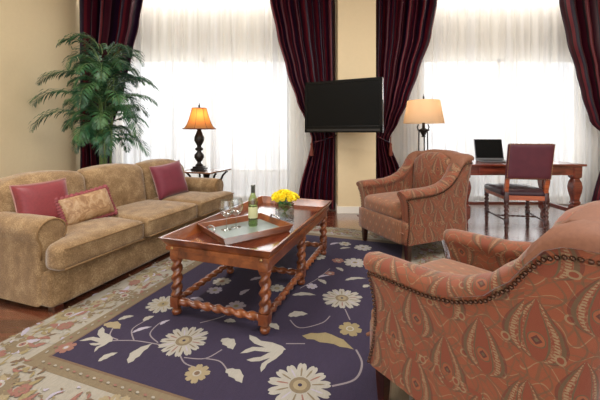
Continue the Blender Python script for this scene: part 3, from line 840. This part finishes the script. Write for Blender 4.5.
for i in range(15):
    a = i*2.39996; rr_ = .078*math.sqrt((i+.3)/15)
    d = Vector((rr_*math.cos(a)*1.15, rr_*math.sin(a)*1.15, .205 - 7.0*rr_*rr_ + rd.uniform(-.004, .004)))
    f = thing('rose_bloom', '', 'flower', (0, 0, 0), 0)
    bpy.data.objects.remove(f)
    m = MB(); tilt = (d-Vector((0, 0, .10))).to_track_quat('Z', 'Y').to_matrix().to_4x4()
    V, F = g_bloom(i, .042); m.add(V, F, 0, Matrix.Translation(d) @ tilt)
    V, F, _ = g_rbox(.05, .05, .045, .022, n=5); m.add(V, F, 0, Matrix.Translation(d-(d-Vector((0, 0, .10))).normalized()*.006) @ tilt)
    wv = Matrix.Translation((vx, vy, vz)) @ Matrix.Rotation(.25, 4, 'Z')
    o = m.build('yellow_flower', M['petal'], None, fixn=False)
    o.matrix_world = wv
    bl.append(o)
    m = MB(); m.add(*g_tube([d - Vector((0, 0, .015)), Vector((d.x*.5, d.y*.5, .13)), Vector((-d.x*.4, -d.y*.4, .014))], .0028, 6))
    m.build('stem', M['stem_green'], o)
    s = MB()
    for k_ in range(2):
        aa = rd.uniform(0, 6.28); c = Vector((d.x*.45, d.y*.45, .105+.03*k_)); e = c+Vector((.045*math.cos(aa), .045*math.sin(aa), -.035)); n_ = Vector((-math.sin(aa), math.cos(aa), 0))*.02
        s.add([c, (c+e)/2+n_, e, (c+e)/2-n_], [(0, 1, 2, 3)])
    s.build('leaf', M['stem_green'], o, fixn=False)
    tag(o, 'bright yellow flower bunched in the square glass vase', 'flower', 'yellow flowers in the vase')

# ------------------------------------------------------------------ armchairs
def armchair(label, loc, rz):
    root = thing('armchair', label, 'armchair', loc, rz, 'rust paisley armchairs')
    w_, yf, yb, r = .345, -.41, .325, .075
    path = []                                       # from right-front round the back to left-front: (x, y, nx, ny)
    def seg(x0, y0, x1, y1, n, nx, ny):
        for i in range(n): path.append((x0+(x1-x0)*i/n, y0+(y1-y0)*i/n, nx, ny))
    seg(w_, yf, w_, yb-r, 22, 1, 0); i1 = len(path)
    for i in range(8): a = PI/2*i/8; path.append((w_-r+r*math.cos(a), yb-r+r*math.sin(a), math.cos(a), math.sin(a)))
    seg(w_-r, yb, -w_+r, yb, 20, 0, 1)
    for i in range(9): a = PI/2+PI/2*i/8; path.append((-w_+r+r*math.cos(a), yb-r+r*math.sin(a), math.cos(a), math.sin(a)))
    i2 = len(path)-1
    for i in range(1, 23): path.append((-w_, yb-r+(yf-yb+r)*i/22, -1, 0))
    def Ht(x, y, ny):
        h = interp([(-.41, .606), (-.28, .612), (-.13, .618), (-.04, .636), (.055, .675), (.12, .74), (.165, .82), (.20, .880), (.24, .892)], y)
        if ny > .3: h = max(h, .89) + .026*(1-smoothstep(.08, .26, abs(x)))
        return h
    def warp(p):
        x, y, z = p
        y += .16*max(0, z-.42)*smoothstep(.0, .35, y)            # raked back
        if y < -.2:
            k_ = smoothstep(-.2, -.41, y)
            y += k_*(.030*math.sin(PI*min(1, max(0, (z-.14)/.42))) - .035*smoothstep(.5, .62, z))
        return (x, y, z)
    TK = .095
    def sweep(i0, i3, name):
        V = []; F = []; uv = []; rows = []; s = 0
        for k_ in range(i0, i3+1):
            x, y, nx, ny = path[k_]
            if k_ > i0: s += math.hypot(x-path[k_-1][0], y-path[k_-1][1])
            hh = Ht(x, y, ny); ba = smoothstep(.0, .25, y); tk = TK+.03*ba; sec = []
            for t in range(8): z = .15+(hh-.06-.15)*t/7; sec.append((0 - .012*math.sin(PI*t/7), z))
            for t in range(1, 10):
                a = -.25 + (PI+.5)*(t-1)/8
                sec.append((-tk*.5 + (tk*.5+.014)*math.cos(a), hh-.045+.045*math.sin(a)))
            if k_ in (0, len(path)-1): sec = [(-tk/2+(o_+tk/2)*.84, z-.010*smoothstep(.4, .6, z)) for o_, z in sec]
            for t in range(7): z = hh-.07-(hh-.07-.30)*t/6; sec.append((-tk, z))
            sec.append((-tk, .15))
            row = []; cum = [sec[0][1]]
            for (o0, z0_), (o1, z1_) in zip(sec, sec[1:]): cum.append(cum[-1]+math.hypot(o1-o0, z1_-z0_))
            for o_, z in sec:
                X_, Y_ = x+nx*o_, y+ny*o_
                if o_ < 0: X_ = max(-(w_+o_), min(w_+o_, X_)); Y_ = min(Y_, yb+o_)
                row.append(len(V)); V.append(warp((X_, Y_, z))); uv.append((s+i0*.017, cum[len(row)-1]))
            rows.append(row)
        n = len(rows[0])
        for a, b in zip(rows, rows[1:]):
            for i in range(n): F.append((a[i], b[i], b[(i+1) % n], a[(i+1) % n]))
        if i0 == 0 or i3 == len(path)-1 or True:
            F.append(tuple(rows[0])); F.append(tuple(rows[-1]))
        o = part(name, (V, F, uv), M['paisley'], root, sharp=55)
        if name == 'backrest':
            o.data.materials.append(M['roll'])
            for f in o.data.polygons:
                q = f.index
                if q < (len(rows)-1)*n and 8 <= q % n <= 16: f.material_index = 1
        return o, [(tuple(Vector(V[r_[7]])*.75+Vector(V[r_[6]])*.25), V[r_[3]]) for r_ in rows]
    def nails(pts, parent, nrm_in=.0):
        m = MB(); acc = 0; last = None
        P_ = []
        for a, b in zip(pts, pts[1:]):
            a, b = Vector(a), Vector(b); L_ = (b-a).length; d = acc
            while d < L_: P_.append(a+(b-a)*d/L_); d += .0165
            acc = d-L_
        for p in P_:
            V, F = g_lathe([(.0072, -.003), (.0068, .003), (.0045, .0062), (.0006, .0075)], 6, cap=False)
            out = Vector((p.x, p.y*.6, 0)); 
            if p.y < -.36: q_ = Vector((0, -1, 0)) if abs(p.x) < w_-.02 else Vector((math.copysign(1, p.x), -.3, 0))
            elif p.y > yb-.02: q_ = Vector((0, 1, 0))
            elif p.y > yb-r: q_ = Vector((math.copysign(1, p.x), (p.y-(yb-r))/r, 0))
            else: q_ = Vector((math.copysign(1, p.x), 0, 0))
            m.add(V, F, 0, Matrix.Translation(p+q_.normalized()*.002) @ q_.to_track_quat('Z', 'Y').to_matrix().to_4x4())
        m.build('nailhead_trim', M['nail'], parent, fixn=False)
    cut = 19
    for i0, i3, nm in ((0, cut, 'arm'), (cut, len(path)-1-cut, 'backrest'), (len(path)-1-cut, len(path)-1, 'arm')):
        o, edge = sweep(i0, i3, nm)
        pts = [e[0] for e in edge]
        if nm == 'arm':
            x = math.copysign(w_+.002, pts[0][0]); fr = [warp((x-math.copysign(.004, x)-math.copysign(.012*math.sin(PI*t/9), x), yf+.006, .16+(.50-.16)*t/9)) for t in range(10)]
            pts = (fr + pts) if i0 == 0 else (pts + fr[::-1])
        nails(pts, o)
    # inner back, crowned like the frame
    def ib(x, y, z):
        Z = z+.645; q_ = abs(x)/.225
        if z > 0: Z += (.03*(1-smoothstep(.3, .95, q_)) - .03*smoothstep(.6, 1, q_))*min(1, z/.2)
        p = warp((x, y+.212, Z)); return (p[0], p[1] + .16*(Z-.45)*0, p[2])
    part('inner_back', g_rbox(.475, .10, .44, .045, n=14, fn=ib, crown_side=.035), M['paisley'], root)
    # border roll round the inner back
    pts = []
    for t in range(25):
        x = .245*math.cos(PI*t/24); 
        zz = .90 - .0*t
    # seat
    part('seat_base', g_rbox(2*w_-.02, .67, .19, .03, n=10), M['paisley'], root, T(0, -.085, .245))
    part('base_welt', g_tube([(-w_+.02, -.428, .25), (w_-.02, -.428, .25)], .007), M['roll'], root)
    sc = part('seat_cushion', g_rbox(2*(w_-TK)-.004, .64, .145, .05, crown=.03, n=14, fn=lambda x, y, z: (x*(1+.0*y), y-(.02 if y < -.25 else 0)*(1-(x/.26)**2), z)), M['inner'], root, T(0, -.10, .405))
    part('front_rail', g_rbox(2*w_-.10, .03, .20, .014, n=6), M['inner'], root, T(0, -.425, .25))
    for sx in (-1, 1):
        for sy, splay in ((-1, -.0), (1, .05)):
            V, F = g_box(-.026, .026, -.026, .026, 0, .165, .003); V = [(x*(.62+.38*z/.165), y*(.62+.38*z/.165) + splay*(1-z/.165), -.0153 if (z < .02 and sy > 0) else z) for x, y, z in V]
            part('leg', (V, F), M['dark_wood'], root, T(sx*(w_-.045), sy*.315-.045, 0), smooth=False)
    return root
ac = armchair('rust paisley armchair beside the floor lamp, facing the coffee table', (1.155, 3.31, .0155), math.radians(-66))
ac.scale = (1.06, 1.06, 1.03)
dup(ac, (.80, 1.255, .0155), math.radians(214.8), 'rust paisley armchair in the right foreground, seen from its outer side').scale = (1, 1, 1)

# ------------------------------------------------------------------ television
P0, P1 = Vector((.068, 4.49, 0)), Vector((1.006, 4.02, 0)); tvc = (P0+P1)/2; tva = math.atan2(P1.y-P0.y, P1.x-P0.x); TW = (P1-P0).length
tv = thing('television', 'black flat television on a swivel bracket on the pillar', 'television', (tvc.x, tvc.y, 1.14), tva)
part('housing', g_box(-TW/2, TW/2, .0, .075, .0, .68, .008), M['tv_black'], tv, smooth=False)
b_ = MB()
b_.add(*g_box(-TW/2, TW/2, -.012, .0, .62+.02, .68, .004)); b_.add(*g_box(-TW/2, -TW/2+.035, -.012, .0, .0, .68, .004)); b_.add(*g_box(TW/2-.035, TW/2, -.012, .0, .0, .68, .004)); b_.add(*g_box(-TW/2, TW/2, -.012, .0, .0, .085, .004))
b_.build('bezel', M['tv_black'], tv, False)
part('screen', g_box(-TW/2+.033, TW/2-.033, -.004, 0, .083, .642), M['tv_screen'], tv, smooth=False)
part('speaker_grille', g_box(-TW/2+.03, TW/2-.03, -.0135, -.010, .02, .045), M['black_plastic'], tv, smooth=False)
part('side_strip', g_box(TW/2, TW/2+.004, -.008, .03, .40, .67), M['steel'], tv, smooth=False)
inv = (Matrix.Translation(tv.location) @ Matrix.Rotation(tva, 4, 'Z')).inverted()
mt = MB(); a = inv @ Vector((.80, 4.625, 1.5)); c = Vector((.02, .08, .36))
mt.add(*g_tube([c, (a+c)/2+Vector((.06, 0, 0)), a], .022, 10)); mt.add(*g_box(-.1, .1, .075, .095, .26, .46))
mt.add(*g_box(-.09, .09, -.02, 0, -.14, .14), T=Matrix.Translation(a) @ Matrix.Rotation(-tva, 4, 'Z') @ Matrix.Translation((0, .022, 0)))
mt.build('wall_bracket', M['black_plastic'], tv, False)

# ------------------------------------------------------------------ end table and its lamp
ETX, ETY, ETZ = -1.27, 4.485, .625
et = thing('end_table', 'dark end table with scrolled brackets between sofa and window', 'table', (ETX, ETY, 0), math.radians(-19))
def etop(x, y, z):
    q_ = abs(x)/.27; return (x, y, z + .02*smoothstep(.7, 1, q_))
V, F, uvx = g_rbox(.54, .42, .022, .010, n=16, fn=etop)
part('tabletop', (V, F, uvx), mk_wood('brown_table_top', srgb(96, 66, 50), srgb(124, 90, 70), srgb(150, 116, 92), rough=.2), et, T(0, 0, ETZ-.012))
part('column', g_lathe([(.05, .05), (.03, .10), (.022, .2), (.035, .3), (.024, .4), (.03, .5), (.05, .58), (.055, .598)], 20), M['iron'], et)
part('foot_plate', g_lathe([(.17, 0), (.18, .012), (.16, .03), (.05, .06)], 28), M['iron'], et)
for sx in (-1, 1):
    for sy in (-1, 1):
        pts = [(sx*.03, sy*.02, .46), (sx*.12, sy*.06, .45), (sx*.17, sy*.09, .50), (sx*.19, sy*.11, .56), (sx*.225, sy*.13, .60), (sx*.25, sy*.14, .604)]
        part('bracket', g_tube(pts, [.012, .013, .015, .014, .012, .007], 8), M['iron'], et)
lp = thing('table_lamp', 'dark turned table lamp with amber shade on the end table', 'lamp', (-1.365, 4.47, ETZ+.003))
lp.scale = (1.06, 1.06, 1.05)
bp = MB(); bp.add(*g_box(-.085, .085, -.085, .085, 0, .03, .004)); bp.add(*g_box(-.065, .065, -.065, .065, .03, .055, .004))
bp.add(*g_lathe([(.045, .055), (.05, .07), (.028, .09), (.024, .11), (.04, .13), (.062, .17), (.058, .205), (.03, .235), (.026, .25), (.048, .262), (.05, .285), (.028, .30), (.026, .315), (.045, .35), (.064, .39), (.06, .43), (.035, .49), (.024, .52), (.034, .53), (.03, .545), (.012, .56)], 28))
autosmooth(bp.build('lamp_base', M['iron'], lp), 45)
part('harp', g_tube([(0, 0, .55), (0, 0, .60), (-.05, 0, .66), (-.055, 0, .74), (0, 0, .80), (.055, 0, .74), (.05, 0, .66), (0, 0, .60)], .003, 6), M['brass'], lp)
part('finial', g_lathe([(.004, .795), (.005, .81), (.012, .82), (.013, .835), (.006, .85), (.003, .87)], 12), M['iron'], lp)
def g_shade(r0, r1, z0, z1, curve, n=8, wob=.0, seg=6):
    V = []; F = []; N = n*seg
    for j in range(13):
        t = j/12; r = r0+(r1-r0)*(t**curve); z = z0+(z1-z0)*t
        for k_ in range(N):
            a = 2*PI*k_/N; f = (k_ % seg)/seg; rr_ = r*(1-wob*math.sin(PI*f)); V.append((rr_*math.cos(a), rr_*math.sin(a), z))
    for j in range(12):
        for k_ in range(N): k2 = (k_+1) % N; F.append((j*N+k_, j*N+k2, (j+1)*N+k2, (j+1)*N+k_))
    return V, F, N
V, F, N = g_shade(.212, .092, .535, .80, .55, 8, .04)
sh = part('lamp_shade', (V, F), M['shade_amber'], lp)
tm = MB()
for k_ in range(8):
    tm.add(*g_tube([V[j*N+k_*6] for j in range(13)], .003, 5))
tm.add(*g_tube(V[:N], .006, 6, True)); tm.add(*g_tube(V[12*N:], .005, 6, True)); tm.build('shade_trim', M['shade_trim'], sh)
part('bulb', g_lathe([(.012, .58), (.03, .63), (.03, .66), (.012, .69)], 14), M['bulb'], lp)
def bulb_light(name, loc, e, col=(1, .62, .28)):
    l = bpy.data.lights.new(name, 'POINT'); l.energy = e; l.color = col; l.shadow_soft_size = .035
    o = bpy.data.objects.new(name, l); COL.objects.link(o); o.location = loc
bulb_light('table_lamp_light', (-1.355, 4.45, ETZ+.72), 2.4)

# ------------------------------------------------------------------ floor lamp
FX, FY = 1.64, 4.38
fp = thing('floor_lamp', 'three-post iron floor lamp with linen drum shade behind the armchair', 'lamp', (FX, FY, 0))
V, F, N = g_shade(.26, .205, 1.262, 1.565, 1.0, 36, 0, 1)
part('lamp_shade', (V, F), M['shade_linen'], fp)
part('base', g_lathe([(.15, 0), (.155, .012), (.13, .028), (.03, .035)], 28), M['iron'], fp)
for k_ in range(3):
    a = PI*2*k_/3+.3; c, s = math.cos(a), math.sin(a)
    part('post', g_tube([(.09*c, .09*s, .03), (.07*c, .07*s, .5), (.062*c, .062*s, 1.15), (.085*c, .085*s, 1.21), (.07*c, .07*s, 1.25)], .0085, 8), M['iron'], fp)
part('collar', g_lathe([(.03, 1.08), (.02, 1.10), (.045, 1.15), (.085, 1.175), (.045, 1.185), (.02, 1.2), (.018, 1.30)], 20), M['iron'], fp)
part('bulb', g_lathe([(.012, 1.30), (.03, 1.37), (.03, 1.40), (.012, 1.43)], 14), M['bulb'], fp)
part('finial', g_lathe([(.003, 1.43), (.003, 1.58), (.011, 1.59), (.012, 1.61), (.004, 1.63), (.002, 1.65)], 12), M['iron'], fp)
sp = MB()
for k_ in range(3): a = k_*2.094; sp.add(*g_tube([(0, 0, 1.558), (.206*math.cos(a), .206*math.sin(a), 1.558)], .0025, 5))
sp.build('spider', M['iron'], fp)
bulb_light('floor_lamp_light', (FX, FY, 1.47), 2.6, (1, .74, .5))

# ------------------------------------------------------------------ potted palm
PX, PY = -2.50, 4.20
pm = thing('potted_palm', 'tall green areca palm in a dark pot behind the sofa', 'plant', (PX, PY, 0))
part('pot', g_lathe([(.12, 0), (.16, .02), (.19, .18), (.20, .32), (.215, .34), (.215, .36), (.195, .36), (.19, .31), (.01, .31)], 28), M['pot'], pm)
part('soil', g_lathe([(.185, .30), (.185, .325), (.01, .33)], 20), M['soil'], pm)
rd = random.Random(21)
def frond(base, az, L_, rise, droop, seed):
    r = random.Random(seed); pts = []; p = Vector(base); el = rise; n = 16; st = L_/n
    for i in range(n+1):
        pts.append(p.copy()); el -= droop/n*(1+1.2*i/n)
        d = Vector((math.cos(az)*math.cos(el), math.sin(az)*math.cos(el), math.sin(el))); p = p+d*st
        p.x = max(p.x, XL-PX+.05); p.y = min(p.y, 4.70-PY)
    m = MB(); m.add(*g_tube(pts, [.006*(1-.8*i/n) for i in range(n+1)], 5), mi=1)
    side = Vector((-math.sin(az), math.cos(az), 0))
    NL = 34
    for i in range(3, NL):
        t = i/NL; q = t*n; k_ = min(int(q), n-1); c = pts[k_].lerp(pts[k_+1], q-k_); tan = (pts[k_+1]-pts[k_]).normalized()
        l = .24*L_/.8*math.sin(PI*(.16+.80*t))*r.uniform(.85, 1.12) 
        for s in (-1, 1):
            d = (side*s*.85 + tan*.75 + Vector((0, 0, r.uniform(-.15, .25)))).normalized()
            wv = tan.cross(Vector((0, 0, 1))); wv = tan*.0085
            a_ = c; b1 = c+d*l*.45; b2 = c+d*l*.8+Vector((0, 0, -.12*l)); e = c+d*l+Vector((0, 0, -.32*l))
            for q_ in (a_, b1, b2, e): q_.x = max(q_.x, XL-PX+.02)
            e.y = min(e.y, 4.72-PY); b2.y = min(b2.y, 4.72-PY); b1.y = min(b1.y, 4.72-PY)
            m.add([a_, b1-wv, b1+wv, b2-wv*.8, b2+wv*.8, e], [(0, 1, 2), (1, 3, 4, 2), (3, 5, 4)])
    m.build('frond', None, pm, True, mats=[M['leaf'], M['cane']], fixn=False)
for c in range(9):
    a = rd.uniform(0, 6.28); rr0 = rd.uniform(.02, .10); h = rd.uniform(1.3, 2.0); bx_, by_ = rr0*math.cos(a), rr0*math.sin(a)
    top = Vector((bx_*1.7, by_*1.7, h))
    part('cane', g_tube([(bx_, by_, .3), (bx_*1.3, by_*1.3, .3+.5*(h-.3)), tuple(top)], [.014, .012, .009], 7), M['cane'], pm)
specs = []
for i in range(66):
    az = i*2.39996 + rd.uniform(-.25, .25)
    zb = 1.0 + 1.0*((i*7) % 66)/66
    rise = rd.uniform(.75, 1.25) if zb > 1.3 else rd.uniform(.5, 1.0)
    specs.append((zb, az, rd.uniform(.45, .70), rise, rd.uniform(1.1, 1.8)))
    if math.cos(az) < -.2: specs[-1] = (zb, az, specs[-1][2]*.78, rise, specs[-1][4])
specs += [(2.0, PI*.9, .6, 1.35, 1.6), (1.95, .1, .6, 1.3, 1.7), (2.05, 1.2*PI, .6, 1.4, 1.6), (1.5, PI*1.08, .85, .75, 1.1), (1.25, PI*1.12, .85, .8, 1.3), (1.75, PI*1.1, .75, .75, 1.1), (1.3, -.3, .7, .7, 1.6), (2.1, -.2, .5, 1.3, 1.9), (2.15, PI*.75, .55, 1.35, 2.0), (2.2, PI*1.2, .5, 1.4, 2.2), (1.15, -PI*.5, .6, .9, 1.6), (1.3, -PI*.35, .6, .9, 1.6)]
for i, (zb, az, l, rise, dr) in enumerate(specs):
    frond((.05*math.cos(az), .05*math.sin(az), zb), az, l, rise, dr, i)

# ------------------------------------------------------------------ writing desk
DX0, DX1, DY0, DY1 = 1.94, 3.40, 3.95, 4.58
dk = thing('writing_desk', 'reddish wooden writing desk in front of the right window', 'desk', ((DX0+DX1)/2, (DY0+DY1)/2, 0))
hw, hd = (DX1-DX0)/2, (DY1-DY0)/2
part('desktop', g_box(-hw-.02, hw+.02, -hd-.02, hd+.02, .735, .762, .006), M['desk_wood'], dk, smooth=False)
part('apron', g_box(-hw+.03, hw-.03, -hd+.02, hd-.02, .625, .735, .003), M['desk_wood'], dk, smooth=False)
for x0_, x1_ in ((-.52, -.18), (-.17, .17), (.18, .52)):
    d_ = part('drawer', g_box(x0_, x1_, -hd+.008, -hd+.022, .645, .722, .003), M['desk_wood'], dk, smooth=False)
def sq_leg(prof):
    V = []; F = []
    for r, z in prof:
        c = r*.78
        for x, y in ((-r, -c), (-c, -r), (c, -r), (r, -c), (r, c), (c, r), (-c, r), (-r, c)): V.append((x, y, z))
    n = len(prof)
    for i in range(n-1):
        for k_ in range(8): k2 = (k_+1) % 8; F.append((i*8+k_, i*8+k2, (i+1)*8+k2, (i+1)*8+k_))
    F.append(tuple(range(8))[::-1]); F.append(tuple((n-1)*8+k_ for k_ in range(8))); return V, F
prof = [(.032, 0), (.034, .03), (.026, .05), (.03, .08), (.05, .11), (.052, .22), (.05, .25), (.034, .27), (.046, .29), (.034, .31), (.036, .34), (.052, .42), (.058, .48), (.05, .54), (.034, .58), (.052, .60), (.056, .735)]
for sx in (-1, 1):
    for sy in (-1, 1): part('leg', sq_leg(prof), M['desk_wood'], dk, T(sx*(hw-.06), sy*(hd-.06), 0), sharp=30)
    part('stretcher', g_box(sx*(hw-.06)-.02, sx*(hw-.06)+.02, -hd+.1, hd-.1, .155, .205, .004), M['desk_wood'], dk, smooth=False)
part('stretcher', g_box(-hw+.1, hw-.1, hd-.085, hd-.045, .155, .195, .004), M['desk_wood'], dk, smooth=False)

# laptop ---------------------------------------------------------------
lt = thing('laptop', 'open dark laptop on the writing desk', 'laptop', (2.50, 4.24, .763), math.radians(-4))
part('base', g_box(-.18, .18, -.12, .12, 0, .018, .004), M['laptop'], lt, smooth=False)
part('keyboard', g_box(-.155, .155, -.02, .10, .018, .0205), M['black_plastic'], lt, smooth=False)
ld = part('lid', g_box(-.18, .18, 0, .012, 0, .285, .004), M['laptop'], lt, T(0, .115, .012, rx=-.22), smooth=False)
part('screen', g_box(-.172, .172, -.002, .0, .03, .278), M['tv_screen'], ld, T(0, .115, .012, rx=-.22), smooth=False)

# ------------------------------------------------------------------ desk chair
dc = thing('desk_chair', 'burgundy leather desk chair with twisted legs at the writing desk', 'chair', (2.56, 3.915, 0), math.radians(170))
cw, cdp = .215, .24       # local front is -y (towards the desk), back is +y
for sx in (-1, 1):
    m = MB(); x = sx*(cw+.02)
    m.add(*g_lathe([(.014, 0), (.02, .01), (.016, .03)], 12), T=T(x, -cdp, 0)); m.add(*g_twist(.10, .024, 1.2), T=T(x, -cdp, .03)); m.add(*g_box(-.02, .02, -.02, .02, .13, .17, .002), T=T(x, -cdp, 0))
    m.add(*g_twist(.20, .027, 2.2), T=T(x, -cdp, .17)); m.add(*g_box(-.022, .022, -.022, .022, .37, .41, .002), T=T(x, -cdp, 0))
    autosmooth(m.build('leg', M['chair_leg'], dc), 50)
    m = MB(); x = sx*(cw-.015)
    m.add(*g_lathe([(.014, 0), (.02, .01), (.016, .03)], 12), T=T(x, cdp, 0)); m.add(*g_twist(.10, .024, 1.2), T=T(x, cdp, .03)); m.add(*g_box(-.02, .02, -.02, .02, .13, .17, .002), T=T(x, cdp, 0))
    m.add(*g_twist(.20, .027, 2.2), T=T(x, cdp, .17)); m.add(*g_box(-.022, .022, -.022, .022, .37, .47, .002), T=T(x, cdp, 0))
    autosmooth(m.build('leg', M['chair_leg'], dc), 50)
    V, F = g_box(-.02, .02, -.017, .017, .46, 1.0, .003); V = [(a, b+.2*(c_-.50), c_) for a, b, c_ in V]
    part('back_post', (V, F), M['chair_wood'], dc, T(x, cdp, 0), smooth=False)
    stretch((sx*(cw+.02), -cdp+.02, .15), (sx*(cw-.015), cdp-.02, .15), .012, 4, dc, 'chair_leg', 'side_stretcher')
stretch((-cw, 0, .15), (cw, 0, .15), .012, 4, dc, 'chair_leg', 'cross_stretcher')
fr = MB(); fr.add([(-cw-.04, -cdp-.02, .385), (cw+.04, -cdp-.02, .385), (cw+.005, cdp+.02, .385), (-cw-.005, cdp+.02, .385), (-cw-.04, -cdp-.02, .435), (cw+.04, -cdp-.02, .435), (cw+.005, cdp+.02, .435), (-cw-.005, cdp+.02, .435)], [(0, 1, 2, 3)[::-1], (4, 5, 6, 7), (0, 1, 5, 4), (1, 2, 6, 5), (2, 3, 7, 6), (3, 0, 4, 7)])
fr.build('seat_frame', M['chair_wood'], dc, False)
part('seat', g_rbox(2*cw+.09, .52, .075, .03, crown=.025, n=12, fn=lambda x, y, z: (x*(1-.07*(y+.25)/.5), y, z)), M['leather_dark'], dc, T(0, -.015, .455))
part('back_pad', g_rbox(.455, .05, .40, .02, n=12, crown_side=.015, fn=lambda x, y, z: (x, y+.2*(z+.2)+.035, z)), M['leather_red'], dc, T(0, cdp-.0, .82))
nm = MB()
def bpnt(x, z): return Vector((x*.93, cdp+.2*(z+.2)+.035+.026, z+.82))
for x0_, z0_, x1_, z1_ in ((-.235, -.19, -.235, .19), (-.235, .19, .235, .19), (.235, .19, .235, -.19), (.235, -.19, -.235, -.19)):
    for i in range(20):
        t = i/20; V, F = g_lathe([(.005, 0), (.004, .003), (.0005, .004)], 6, cap=False)
        nm.add(V, F, 0, Matrix.Translation(bpnt(x0_+(x1_-x0_)*t, z0_+(z1_-z0_)*t)) @ Matrix.Rotation(-PI/2, 4, 'X'))
nm.build('nailhead_trim', M['brass'], dc, fixn=False)
